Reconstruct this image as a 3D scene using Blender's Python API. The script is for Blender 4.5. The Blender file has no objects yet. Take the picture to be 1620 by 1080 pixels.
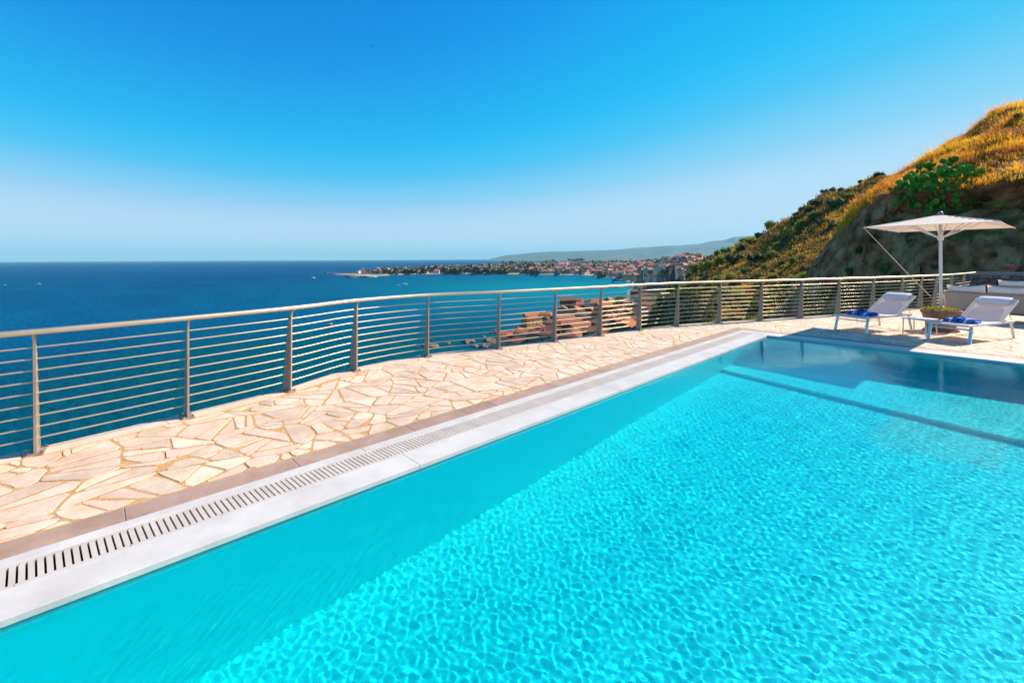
import bpy, bmesh, math, random
import numpy as np
from mathutils import Vector, Matrix, noise
from mathutils.bvhtree import BVHTree

sc = bpy.context.scene
col = sc.collection
rad = math.radians

# ------------------------------------------------------------------ camera, world, sun, exposure
YAW = rad(46.5)                 # world: X across the pool, Y along the pool, Z up, deck at z = 0
EYE = 1.65
cam_data = bpy.data.cameras.new('camera')
cam = bpy.data.objects.new('camera', cam_data)
col.objects.link(cam)
cam_data.sensor_width = 36
cam_data.lens = 36 * 700 / 1620
cam_data.shift_y = -(540 - 409.35) / 1620
cam_data.clip_start = 0.05
cam_data.clip_end = 250000
cam.matrix_world = (Matrix.Translation((0, 0, EYE)) @ Matrix.Rotation(YAW, 4, 'Z')
                    @ Matrix.Rotation(math.pi / 2, 4, 'X') @ Matrix.Rotation(-0.0043, 4, 'Z'))
sc.camera = cam

SUN_DIR_XY = (0.374, 0.927)
SUN_EL = rad(35)
world = bpy.data.worlds.new('World')
sc.world = world
world.use_nodes = True
wt = world.node_tree
sky = wt.nodes.new('ShaderNodeTexSky')
sky.sky_type = 'NISHITA'
sky.sun_disc = False
sky.sun_elevation = SUN_EL
sky.sun_rotation = math.atan2(*SUN_DIR_XY)
sky.altitude = 100
sky.air_density = 1.0
sky.dust_density = 0.0
sky.ozone_density = 3.0
scl = wt.nodes.new('ShaderNodeVectorMath'); scl.operation = 'SCALE'; scl.inputs['Scale'].default_value = 0.1
wt.links.new(sky.outputs[0], scl.inputs[0])
cur = wt.nodes.new('ShaderNodeRGBCurve')          # the deep polarised blue of the photograph's sky
def set_curve(c, pts):
    c.points[0].location = pts[0]; c.points[1].location = pts[-1]
    for q in pts[1:-1]: c.points.new(*q)
set_curve(cur.mapping.curves[0], [(0, 0), (0.13, 0.0), (0.185, 0.012), (0.27, 0.18), (0.42, 0.48), (0.72, 0.53), (1, 0.58)])
set_curve(cur.mapping.curves[1], [(0, 0), (0.20, 0.275), (0.30, 0.455), (0.455, 0.60), (0.62, 0.72), (0.75, 0.74), (1, 0.78)])
set_curve(cur.mapping.curves[2], [(0, 0), (0.20, 0.48), (0.37, 0.775), (0.50, 0.87), (0.70, 0.90), (1, 0.93)])
cur.mapping.update()
wt.links.new(scl.outputs[0], cur.inputs['Color'])
up = wt.nodes.new('ShaderNodeVectorMath'); up.operation = 'SCALE'; up.inputs['Scale'].default_value = 10.0
def sky_dir(px, py):
    x, t = (px - 810) / 700, (409.35 - py) / 700
    return Vector((x * math.cos(YAW) - math.sin(YAW), x * math.sin(YAW) + math.cos(YAW), t)).normalized()
# one faint wisp of cloud low in the sky, right of centre
gen = wt.nodes.new('ShaderNodeTexCoord')
dst = wt.nodes.new('ShaderNodeVectorMath'); dst.operation = 'DISTANCE'; dst.inputs[1].default_value = sky_dir(1194, 289)
wt.links.new(gen.outputs['Generated'], dst.inputs[0])
fall = wt.nodes.new('ShaderNodeMapRange'); fall.interpolation_type = 'SMOOTHSTEP'
fall.inputs[1].default_value = 0.004; fall.inputs[2].default_value = 0.026; fall.inputs[3].default_value = 1; fall.inputs[4].default_value = 0
wt.links.new(dst.outputs['Value'], fall.inputs[0])
cn = wt.nodes.new('ShaderNodeTexNoise'); cn.inputs['Scale'].default_value = 95; cn.inputs['Detail'].default_value = 6
wt.links.new(gen.outputs['Generated'], cn.inputs['Vector'])
cr = wt.nodes.new('ShaderNodeMapRange'); cr.inputs[1].default_value = 0.47; cr.inputs[2].default_value = 0.75; cr.inputs[4].default_value = 0.30
wt.links.new(cn.outputs['Fac'], cr.inputs[0])
mm = wt.nodes.new('ShaderNodeMath'); mm.operation = 'MULTIPLY'
wt.links.new(fall.outputs[0], mm.inputs[0]); wt.links.new(cr.outputs[0], mm.inputs[1])
cmx = wt.nodes.new('ShaderNodeMix'); cmx.data_type = 'RGBA'; cmx.inputs[7].default_value = (0.85, 0.90, 0.95, 1)
wt.links.new(mm.outputs[0], cmx.inputs[0]); wt.links.new(cur.outputs[0], cmx.inputs[6]); wt.links.new(cmx.outputs[2], up.inputs[0])
bg = wt.nodes['Background']
wt.links.new(up.outputs[0], bg.inputs[0])
bg.inputs[1].default_value = 0.105 / 2 ** 1.05

sun_data = bpy.data.lights.new('sun', 'SUN')
sun = bpy.data.objects.new('sun', sun_data)
col.objects.link(sun)
sun_data.energy = 4.4
sun_data.angle = rad(0.53)
sun_data.color = (1.0, 0.90, 0.745)
sun_data.cycles.is_caustics_light = True
sv = Vector((SUN_DIR_XY[0] * math.cos(SUN_EL), SUN_DIR_XY[1] * math.cos(SUN_EL), math.sin(SUN_EL)))
sun.rotation_euler = sv.to_track_quat('Z', 'Y').to_euler()

sc.view_settings.view_transform = 'Standard'
sc.view_settings.look = 'None'
sc.view_settings.gamma = 1.0
sc.view_settings.use_curve_mapping = False
sc.view_settings.exposure = 1.05
sc.render.engine = 'CYCLES'
sc.cycles.use_denoising = True
sc.cycles.max_bounces = 10
sc.cycles.transmission_bounces = 8
sc.cycles.transparent_max_bounces = 12
sc.cycles.volume_bounces = 0
sc.cycles.sample_clamp_indirect = 8

# ------------------------------------------------------------------ helpers
CA, SA = math.cos(YAW), math.sin(YAW)
SEA = EYE - 80.0

def c2w(x, d):                      # metres right of / in front of the viewpoint -> world XY
    return (x * CA - d * SA, x * SA + d * CA)

def w2c(X, Y):
    return (X * CA + Y * SA, -X * SA + Y * CA)

def link(o, parent=None):
    col.objects.link(o)
    if parent is not None:
        o.parent = parent
    return o

def tag(o, label=None, cat=None, group=None, kind=None):
    if label: o['label'] = label
    if cat: o['category'] = cat
    if group: o['group'] = group
    if kind: o['kind'] = kind
    return o

def empty(name, loc=(0, 0, 0), rz=0.0):
    o = bpy.data.objects.new(name, None)
    o.empty_display_size = 0.1
    o.location = loc
    o.rotation_euler = (0, 0, rz)
    return link(o)

def thing(name, label, cat, loc=(0, 0, 0), rz=0.0, group=None):
    return tag(empty(name, loc, rz), label, cat, group)

class MB:
    """collects verts and faces, then links them as one mesh object"""
    def __init__(self):
        self.v = []; self.f = []; self.mi = []
    def add(self, vs, fs, mi=0):
        b = len(self.v)
        self.v.extend([tuple(p) for p in vs])
        self.f.extend([tuple(i + b for i in f) for f in fs])
        self.mi.extend([mi] * len(fs))
        return self
    def box(self, a, b, mi=0, M=None):
        vs = [Vector((x, y, z)) for x in (a[0], b[0]) for y in (a[1], b[1]) for z in (a[2], b[2])]
        if M is not None: vs = [M @ p for p in vs]
        return self.add(vs, [(0, 1, 3, 2), (4, 6, 7, 5), (0, 4, 5, 1), (2, 3, 7, 6), (0, 2, 6, 4), (1, 5, 7, 3)], mi)
    def bar(self, p, q, w, h, up=(0, 0, 1), mi=0):
        p, q = Vector(p), Vector(q)
        d = (q - p).normalized()
        s = d.cross(Vector(up))
        if s.length < 1e-4: s = d.cross(Vector((1, 0, 0)))
        s.normalize(); t = s.cross(d)
        vs = []
        for c in (p, q):
            for a, b in ((-1, -1), (1, -1), (1, 1), (-1, 1)):
                vs.append(c + s * (a * w / 2) + t * (b * h / 2))
        return self.add(vs, [(3, 2, 1, 0), (4, 5, 6, 7), (0, 1, 5, 4), (1, 2, 6, 5), (2, 3, 7, 6), (3, 0, 4, 7)], mi)
    def tube(self, pts, r, n=8, mi=0, cap=True):
        pts = [Vector(p) for p in pts]
        rs = r if isinstance(r, (list, tuple)) else [r] * len(pts)
        vs, fs = [], []
        for i, p in enumerate(pts):
            d = (pts[min(i + 1, len(pts) - 1)] - pts[max(i - 1, 0)]).normalized()
            s = d.cross(Vector((0, 0, 1)))
            if s.length < 1e-3: s = d.cross(Vector((0, 1, 0)))
            s.normalize(); t = s.cross(d)
            for k in range(n):
                a = 2 * math.pi * k / n
                vs.append(p + (s * math.cos(a) + t * math.sin(a)) * rs[i])
        for i in range(len(pts) - 1):
            for k in range(n):
                k2 = (k + 1) % n
                fs.append((i * n + k, i * n + k2, (i + 1) * n + k2, (i + 1) * n + k))
        if cap:
            fs.append(tuple(range(n - 1, -1, -1)))
            fs.append(tuple(range((len(pts) - 1) * n, len(pts) * n)))
        return self.add(vs, fs, mi)
    def lathe(self, prof, n=24, c=(0, 0, 0), mi=0, cap=True):
        vs, fs = [], []
        for r, z in prof:
            for k in range(n):
                a = 2 * math.pi * k / n
                vs.append((c[0] + r * math.cos(a), c[1] + r * math.sin(a), c[2] + z))
        for i in range(len(prof) - 1):
            for k in range(n):
                k2 = (k + 1) % n
                fs.append((i * n + k, i * n + k2, (i + 1) * n + k2, (i + 1) * n + k))
        if cap:
            fs.append(tuple(range(n - 1, -1, -1)))
            fs.append(tuple(range((len(prof) - 1) * n, len(prof) * n)))
        return self.add(vs, fs, mi)
    def mesh(self, name, mats, smooth=False):
        m = bpy.data.meshes.new(name)
        m.from_pydata(self.v, [], self.f)
        for mt in (mats if isinstance(mats, (list, tuple)) else [mats]): m.materials.append(mt)
        if any(self.mi): m.polygons.foreach_set('material_index', self.mi)
        m.update()
        if smooth: m.shade_smooth()
        return m
    def build(self, name, mats, parent=None, smooth=False, bevel=0.0, loc=None):
        o = bpy.data.objects.new(name, self.mesh(name, mats, smooth))
        if loc is not None: o.location = loc
        link(o, parent)
        if bevel:
            b = o.modifiers.new('bevel', 'BEVEL'); b.width = bevel; b.segments = 2; b.limit_method = 'ANGLE'
        return o

def share(name, mesh, parent=None, loc=(0, 0, 0), rot=(0, 0, 0), scale=(1, 1, 1)):
    o = bpy.data.objects.new(name, mesh)
    o.location = loc; o.rotation_euler = rot; o.scale = scale
    return link(o, parent)

# ------------------------------------------------------------------ materials
def mat(name, c1, c2=None, scale=5.0, rough=0.6, metal=0.0, bump=0.0, bscale=None, detail=6.0, c3=None,
        coords='Object', spec=0.5, lo=0.35, hi=0.65, jitter=0.0, trans=0.0, stretch=None):
    m = bpy.data.materials.new(name); m.use_nodes = True
    nt = m.node_tree; N = nt.nodes; L = nt.links
    b = N['Principled BSDF']
    b.inputs['Roughness'].default_value = rough
    b.inputs['Metallic'].default_value = metal
    b.inputs['Specular IOR Level'].default_value = spec
    tc = N.new('ShaderNodeTexCoord') if coords == 'Object' else N.new('ShaderNodeNewGeometry')
    co = tc.outputs['Object'] if coords == 'Object' else tc.outputs['Position']
    if stretch:
        mp = N.new('ShaderNodeMapping'); mp.inputs['Scale'].default_value = stretch
        L.new(co, mp.inputs['Vector']); co = mp.outputs[0]
    out = None
    if c2 is not None:
        n = N.new('ShaderNodeTexNoise'); n.inputs['Scale'].default_value = scale; n.inputs['Detail'].default_value = detail
        n.inputs['Roughness'].default_value = 0.62
        L.new(co, n.inputs['Vector'])
        r = N.new('ShaderNodeValToRGB')
        r.color_ramp.elements[0].position = lo; r.color_ramp.elements[0].color = (*c1, 1)
        r.color_ramp.elements[1].position = hi; r.color_ramp.elements[1].color = (*c2, 1)
        if c3:
            e = r.color_ramp.elements.new((lo + hi) / 2); e.color = (*c3, 1)
        L.new(n.outputs['Fac'], r.inputs[0]); out = r.outputs[0]
    if jitter:
        oi = N.new('ShaderNodeObjectInfo')
        h = N.new('ShaderNodeHueSaturation')
        mr = N.new('ShaderNodeMapRange'); mr.inputs['To Min'].default_value = 1 - jitter; mr.inputs['To Max'].default_value = 1 + jitter
        L.new(oi.outputs['Random'], mr.inputs['Value']); L.new(mr.outputs[0], h.inputs['Value'])
        mh = N.new('ShaderNodeMapRange'); mh.inputs['To Min'].default_value = 0.5 - jitter * 0.06; mh.inputs['To Max'].default_value = 0.5 + jitter * 0.06
        ml = N.new('ShaderNodeMath'); ml.operation = 'MULTIPLY'; ml.inputs[1].default_value = 7.31
        fr = N.new('ShaderNodeMath'); fr.operation = 'FRACT'
        L.new(oi.outputs['Random'], ml.inputs[0]); L.new(ml.outputs[0], fr.inputs[0]); L.new(fr.outputs[0], mh.inputs['Value']); L.new(mh.outputs[0], h.inputs['Hue'])
        if out is not None: L.new(out, h.inputs['Color'])
        else: h.inputs['Color'].default_value = (*c1, 1)
        out = h.outputs[0]
    if out is not None: L.new(out, b.inputs['Base Color'])
    else: b.inputs['Base Color'].default_value = (*c1, 1)
    if bump:
        nb = N.new('ShaderNodeTexNoise'); nb.inputs['Scale'].default_value = bscale or scale * 4; nb.inputs['Detail'].default_value = 8
        L.new(co, nb.inputs['Vector'])
        bp = N.new('ShaderNodeBump'); bp.inputs['Strength'].default_value = 1.0; bp.inputs['Distance'].default_value = bump
        L.new(nb.outputs['Fac'], bp.inputs['Height']); L.new(bp.outputs[0], b.inputs['Normal'])
    if trans:
        t = N.new('ShaderNodeBsdfTranslucent'); mx = N.new('ShaderNodeMixShader'); mx.inputs[0].default_value = trans
        if out is not None: L.new(out, t.inputs[0])
        else: t.inputs[0].default_value = (*c1, 1)
        L.new(b.outputs[0], mx.inputs[1]); L.new(t.outputs[0], mx.inputs[2])
        L.new(mx.outputs[0], N['Material Output'].inputs[0])
    return m

M = {}
M['stone'] = mat('flagstone', (0.56, 0.385, 0.265), (0.73, 0.545, 0.405), 3.0, 0.75, bump=0.006, bscale=11, jitter=0.13, coords='World')
M['mortar'] = mat('mortar', (0.46, 0.235, 0.085), (0.60, 0.34, 0.145), 7, 0.95, bump=0.006, bscale=60, coords='World')
M['tan'] = mat('tan_slab', (0.31, 0.19, 0.135), (0.42, 0.27, 0.2), 3.2, 0.7, bump=0.002, bscale=20, jitter=0.06, coords='World')
M['marble'] = mat('white_marble', (0.51, 0.458, 0.42), (0.625, 0.57, 0.53), 2.6, 0.45, bump=0.001, bscale=12, jitter=0.02, coords='World')
M['grate'] = mat('grate_plastic', (0.50, 0.42, 0.36), (0.57, 0.49, 0.43), 6, 0.6, jitter=0.04, coords='World')
M['channel'] = mat('drain_channel', (0.20, 0.165, 0.135), (0.30, 0.25, 0.21), 8, 0.9)
M['edge'] = mat('edge_stone', (0.62, 0.44, 0.32), (0.72, 0.53, 0.40), 2.5, 0.75, bump=0.003, bscale=18, coords='World')
M['tile'] = mat('pool_tile', (0.004, 0.89, 0.87), (0.008, 0.93, 0.905), 0.8, 0.4, coords='World')
M['steel'] = mat('brushed_steel', (0.62, 0.475, 0.325), (0.70, 0.55, 0.40), 3.0, 0.38, metal=0.75)
M['post'] = mat('post_steel', (0.38, 0.275, 0.195), (0.47, 0.355, 0.26), 4.0, 0.5, metal=0.45)
M['bolt'] = mat('bolt', (0.25, 0.24, 0.23), rough=0.4, metal=1.0)

# ------------------------------------------------------------------ terrace outline (railing line)
FENCE_PTS = [(-5.20, -5.2), (-5.30, -4.0), (-5.38, -2.75), (-5.48, -1.5), (-5.60, -0.35), (-5.76, 0.72), (-5.99, 1.78), (-6.40, 2.82),
             (-6.46, 4.12), (-6.10, 5.42), (-5.83, 6.67), (-5.58, 7.86), (-5.37, 9.09), (-5.06, 10.31), (-4.54, 11.53),
             (-3.95, 12.74), (-3.36, 14.06), (-2.77, 15.40), (-2.18, 16.75), (-1.66, 18.10), (-1.30, 19.20), (-1.00, 20.06),
             (-0.69, 21.30), (-0.42, 22.80), (-0.20, 24.40)]

def catmull(pts, n):
    out = []
    P = [Vector((*p, 0)) for p in pts]
    for i in range(len(P) - 1):
        p0, p1, p2, p3 = P[max(i - 1, 0)], P[i], P[i + 1], P[min(i + 2, len(P) - 1)]
        for k in range(n):
            t = k / n
            out.append(0.5 * ((2 * p1) + (p2 - p0) * t + (2 * p0 - 5 * p1 + 4 * p2 - p3) * t * t + (3 * p1 - p0 - 3 * p2 + p3) * t ** 3))
    out.append(P[-1])
    return out
NSEG = 12
CURVE = catmull(FENCE_PTS, NSEG)
CNORM = []
for i in range(len(CURVE)):
    t = (CURVE[min(i + 1, len(CURVE) - 1)] - CURVE[max(i - 1, 0)]).normalized()
    CNORM.append(Vector((t.y, -t.x, 0)))          # points inward, towards the pool
def off(i, n, z=0.0):
    return CURVE[i] + CNORM[i] * n + Vector((0, 0, z))

PX0, PX1, PY0, PY1 = -3.10, 1.40, -1.0, 10.39     # inner edges of the pool
FLOOR_Z, BENCH_Z, BENCH_Y, BENCH_R = -1.31, -1.17, 8.05, 7.15    # bench edge runs slightly askew
WATER_Z = -0.03
COP, GRA, RIM, TAN = 0.27, 0.25, 0.10, 0.22
XB = PX0 - COP - GRA - RIM - TAN                  # outer edge of the tan border, left
YC = PY1 + 0.40                                   # outer edge of the far coping
YB = YC + 0.22

# mortar bed: one sheet of the terrace with its slab edge
mb = MB()
ys = [CURVE[i].y for i in range(len(CURVE))]
for i in range(len(CURVE) - 1):
    a, b = off(i, -0.14, -0.0032), off(i + 1, -0.14, -0.0032)
    def right(y): return 9.0 if y >= YC + 0.1 else XB + 0.1
    if a.y < YC + 0.1 <= b.y:
        right_x = XB + 0.1
    else:
        right_x = right(min(a.y, b.y))
    mb.add([a, (right_x, a.y, -0.0032), (right_x, b.y, -0.0032), b], [(0, 1, 2, 3)])
    mb.add([a, b, b - Vector((0, 0, 0.45)), a - Vector((0, 0, 0.45))], [(0, 1, 2, 3)])
j = max(i for i in range(len(CURVE)) if CURVE[i].y < YC + 0.1)
yj = off(j + 1, -0.14).y; yi = off(j, -0.14).y
mb.add([(XB + 0.1, YC - 0.02, -0.0032), (9, YC - 0.02, -0.0032), (9, yj, -0.0032), (XB + 0.1, yj, -0.0032)], [(0, 1, 2, 3)])
mb.add([(PX1 + 0.3, -6, -0.0032), (9, -6, -0.0032), (9, YC - 0.02, -0.0032), (PX1 + 0.3, YC - 0.02, -0.0032)], [(0, 1, 2, 3)])
mb.add([(-0.34, 24.26, -0.0032), (9, 24.26, -0.0032), (9, 26.5, -0.0032), (-0.1, 26.5, -0.0032)], [(0, 1, 2, 3)])
terrace = tag(mb.build('terrace', M['mortar']), kind='structure')

# ---- crazy paving
random.seed(7)
def clip(poly, px, py, nx, ny):                   # keep the side where (p - P).n >= 0
    out = []
    for k in range(len(poly)):
        a, b = poly[k], poly[(k + 1) % len(poly)]
        da = (a[0] - px) * nx + (a[1] - py) * ny
        db = (b[0] - px) * nx + (b[1] - py) * ny
        if da >= 0: out.append(a)
        if (da > 0 > db) or (da < 0 < db):
            t = da / (da - db)
            out.append((a[0] + (b[0] - a[0]) * t, a[1] + (b[1] - a[1]) * t))
    return out
def area(p):
    return 0.5 * sum(p[k][0] * p[(k + 1) % len(p)][1] - p[(k + 1) % len(p)][0] * p[k][1] for k in range(len(p)))
def centroid(p):
    A = area(p) or 1e-9
    cx = sum((p[k][0] + p[(k + 1) % len(p)][0]) * (p[k][0] * p[(k + 1) % len(p)][1] - p[(k + 1) % len(p)][0] * p[k][1]) for k in range(len(p)))
    cy = sum((p[k][1] + p[(k + 1) % len(p)][1]) * (p[k][0] * p[(k + 1) % len(p)][1] - p[(k + 1) % len(p)][0] * p[k][1]) for k in range(len(p)))
    return cx / (6 * A), cy / (6 * A)
def inset(poly, g):
    out = list(poly)
    for k in range(len(poly)):
        a, b = poly[k], poly[(k + 1) % len(poly)]
        dx, dy = b[0] - a[0], b[1] - a[1]
        l = math.hypot(dx, dy)
        if l < 1e-6: continue
        nx, ny = -dy / l, dx / l
        gg = g * random.uniform(0.45, 1.5)
        out = clip(out, a[0] + nx * gg, a[1] + ny * gg, nx, ny)
        if len(out) < 3: return []
    return out

seeds = []
SP = 0.50
yy = -4.2
while yy < 25.5:
    xx = -7.0
    while xx < 6.5:
        x, y = xx + random.uniform(-0.24, 0.24), yy + random.uniform(-0.24, 0.24)
        if (x < XB + 0.9 or y > YB - 0.9) and x < 5.5: seeds.append((x, y))
        xx += SP
    yy += SP
cells = []
for i, (x, y) in enumerate(seeds):
    p = [(x - 1, y - 1), (x + 1, y - 1), (x + 1, y + 1), (x - 1, y + 1)]
    for k, (u, v) in enumerate(seeds):
        if k == i or abs(u - x) > 2 or abs(v - y) > 2: continue
        p = clip(p, (x + u) / 2, (y + v) / 2, x - u, y - v)
    if len(p) > 2: cells.append(p)
def split(p, depth=0):
    A = area(p)
    if A < random.uniform(0.022, 0.15) or depth > 3: return [p]
    c = centroid(p)
    best = max(range(len(p)), key=lambda k: math.dist(p[k], p[(k + 1) % len(p)]))
    a, b = p[best], p[(best + 1) % len(p)]
    ang = math.atan2(b[1] - a[1], b[0] - a[0]) + math.pi / 2 + random.uniform(-0.75, 0.75)
    if random.random() < 0.3: ang += math.pi / 2
    c = (c[0] + random.uniform(-0.08, 0.08), c[1] + random.uniform(-0.08, 0.08))
    nx, ny = -math.sin(ang), math.cos(ang)
    q, r = clip(p, *c, nx, ny), clip(p, *c, -nx, -ny)
    out = []
    for s in (q, r):
        if len(s) > 2 and area(s) > 0.012: out += split(s, depth + 1)
    return out
pieces = []
for c in cells:
    for p in split(c):
        for q in (clip(p, XB - 0.012, 0, -1, 0), clip(clip(p, XB - 0.012, 0, 1, 0), 0, YB + 0.012, 0, 1)):
            if len(q) < 3 or area(q) < 0.006: continue
            cx, cy = centroid(q)
            k = min(range(len(CURVE)), key=lambda t: (CURVE[t].x - cx) ** 2 + (CURVE[t].y - cy) ** 2)
            for kk in (max(k - 5, 0), k, min(k + 5, len(CURVE) - 1)):
                o = off(kk, 0.105)
                if len(q) >= 3: q = clip(q, o.x, o.y, CNORM[kk].x, CNORM[kk].y)
            if len(q) < 3 or area(q) < 0.006: continue
            q = inset(q, 0.0085)
            if len(q) < 3 or area(q) < 0.004: continue
            pieces.append(q)

def stone_geo(p):
    c = centroid(p)
    ring = []
    n = len(p)
    for k in range(n):
        a, b, d = p[k - 1], p[k], p[(k + 1) % n]
        la, lb = math.dist(a, b), math.dist(b, d)
        ta, tb = min(0.35, random.uniform(0.010, 0.045) / max(la, 1e-4)), min(0.35, random.uniform(0.010, 0.045) / max(lb, 1e-4))
        ring.append((b[0] + (a[0] - b[0]) * ta, b[1] + (a[1] - b[1]) * ta))
        ring.append((b[0] + (d[0] - b[0]) * tb, b[1] + (d[1] - b[1]) * tb))
        if lb > 0.25:
            j = random.uniform(-0.012, 0.004)
            mx, my = (b[0] + d[0]) / 2, (b[1] + d[1]) / 2
            l = lb
            ring.append((mx + (d[1] - b[1]) / l * j, my - (d[0] - b[0]) / l * j))
    dz = random.uniform(-0.0025, 0.0025)
    tx, ty = random.uniform(-0.006, 0.006), random.uniform(-0.006, 0.006)
    m = len(ring)
    vs = []
    for q, z in ((0, -0.03), (0, -0.0026), (1, 0)):
        for (x, y) in ring:
            lx, ly = x - c[0], y - c[1]
            r = math.hypot(lx, ly) or 1
            s = 1 - (0.005 / r if q else 0)
            lx, ly = lx * s, ly * s
            vs.append((lx, ly, z + (dz + tx * lx + ty * ly if z > -0.02 else 0)))
    fs = [tuple(range(2 * m, 3 * m))]
    for lv in (0, 1):
        for k in range(m):
            k2 = (k + 1) % m
            fs.append((lv * m + k, lv * m + k2, (lv + 1) * m + k2, (lv + 1) * m + k))
    return c, vs, fs
def seen(p):
    x, d = w2c(*p)
    return d > 0.5 and abs(x) / d < 1.18
pieces.sort(key=lambda p: -(abs(area(p)) / (1 + math.hypot(*centroid(p)) ** 2 * 1.0)) * (1 if seen(centroid(p)) else 0.001))
rest = MB()
for n, p in enumerate(pieces):
    c, vs, fs = stone_geo(p)
    if n < 300:
        MB().add(vs, fs).build('flagstone', M['stone'], terrace, loc=(c[0], c[1], 0))
    else:
        rest.add([(v[0] + c[0], v[1] + c[1], v[2]) for v in vs], fs)
tag(rest.build('small_flagstones', M['stone'], terrace), kind='stuff')

# edge slabs under the railing, and the thin trim outside it
i = 0
while i < len(CURVE) - 1:
    k = min(i + random.randint(8, 12), len(CURVE) - 1)
    s = MB()
    g = 0.006
    for a in range(i, k):
        fa = g / max((CURVE[a + 1] - CURVE[a]).length, 1e-3)
        A = [off(a, -0.125), off(a, 0.095)]; B = [off(a + 1, -0.125), off(a + 1, 0.095)]
        if a == i: A = [A[q].lerp(B[q], fa) for q in (0, 1)]
        up = Vector((0, 0, 0.002)); dn = Vector((0, 0, -0.03))
        s.add([A[0] + up, B[0] + up, B[1] + up, A[1] + up, A[0] + dn, B[0] + dn, B[1] + dn, A[1] + dn],
              [(3, 2, 1, 0), (0, 1, 5, 4), (2, 3, 7, 6), (0, 4, 7, 3), (1, 2, 6, 5)])
    s.build('edge_slab', M['edge'], terrace)
    i = k
s = MB()
for a in range(len(CURVE) - 1):
    A = [off(a, -0.19, -0.02), off(a, -0.13, -0.02)]; B = [off(a + 1, -0.19, -0.02), off(a + 1, -0.13, -0.02)]
    dn = Vector((0, 0, -0.05))
    s.add([A[0], B[0], B[1], A[1], A[0] + dn, B[0] + dn], [(3, 2, 1, 0), (0, 1, 5, 4)])
s.build('edge_trim', M['marble'], terrace)

# ------------------------------------------------------------------ swimming pool
mb = MB()
x0, x1, y0, y1 = PX0, PX1, PY0, PY1
F, B, T = FLOOR_Z, BENCH_Z, -0.045
BL, BR = BENCH_Y, BENCH_R
mb.add([(x0, y0, F), (x1, y0, F), (x1, BR, F), (x0, BL, F)], [(0, 1, 2, 3)])
mb.add([(x0, BL, F), (x1, BR, F), (x1, BR, B), (x0, BL, B)], [(0, 1, 2, 3)])
mb.add([(x0, BL, B), (x1, BR, B), (x1, y1, B), (x0, y1, B)], [(0, 1, 2, 3)])
mb.add([(x0, y1, B), (x1, y1, B), (x1, y1, T), (x0, y1, T)], [(0, 1, 2, 3)])
mb.add([(x0, y0, F), (x0, BL, F), (x0, BL, T), (x0, y0, T)], [(0, 1, 2, 3)])
mb.add([(x0, BL, B), (x0, y1, B), (x0, y1, T), (x0, BL, T)], [(0, 1, 2, 3)])
mb.add([(x1, y0, F), (x1, BR, F), (x1, BR, T), (x1, y0, T)], [(3, 2, 1, 0)])
mb.add([(x1, BR, B), (x1, y1, B), (x1, y1, T), (x1, BR, T)], [(3, 2, 1, 0)])
mb.add([(x0, y0, F), (x1, y0, F), (x1, y0, T), (x0, y0, T)], [(3, 2, 1, 0)])
pool = tag(mb.build('swimming_pool', M['tile']), kind='structure')
pool.cycles.is_caustics_receiver = True

def slab_run(name, a, b, lo, hi, length, z0, z1, m, axis='Y', gap=0.0016):
    p = a
    while p < b - 0.02:
        q = min(p + length, b)
        if b - q < 0.25 * length: q = b
        s = MB()
        if axis == 'Y': s.box((lo, p + gap / 2, z0), (hi, q - gap / 2, z1))
        else: s.box((p + gap / 2, lo, z0), (q - gap / 2, hi, z1))
        s.build(name, m, pool, bevel=0.004)
        p = q
slab_run('coping_slab', y0, y1, x0 - COP, x0 + 0.012, 2.9, -0.06, 0.004, M['marble'])
slab_run('coping_slab', x0 - COP - GRA - RIM, x1, y1 + 0.002, YC, 1.6, -0.06, 0.004, M['marble'], 'X')
slab_run('coping_slab', y0, YC, x1, x1 + 0.3, 1.5, -0.06, 0.004, M['marble'])
slab_run('coping_slab', x0 - COP, x1 + 0.3, y0 - 0.3, y0 - 0.002, 1.5, -0.06, 0.004, M['marble'], 'X')
slab_run('gutter_rim', y0, y1, x0 - COP - GRA - RIM, x0 - COP - GRA, 2.7, -0.05, 0.003, M['marble'])
slab_run('border_slab', y0 - 2, YC, XB, XB + TAN, 1.05, -0.03, 0.001, M['tan'])
slab_run('border_slab', XB, 6.0, YC, YB, 1.05, -0.03, 0.001, M['tan'], 'X')
MB().box((x0 - COP - GRA + 0.001, y0, -0.16), (x0 - COP - 0.001, y1, -0.10)).box((x0 - COP - GRA - 0.02, y0, -0.16), (x0 - COP - GRA - 0.001, y1, -0.051)).box((x0 - COP + 0.001, y0, -0.16), (x0 - COP + 0.02, y1, -0.061)).build('drain_channel', M['channel'], pool)
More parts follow.
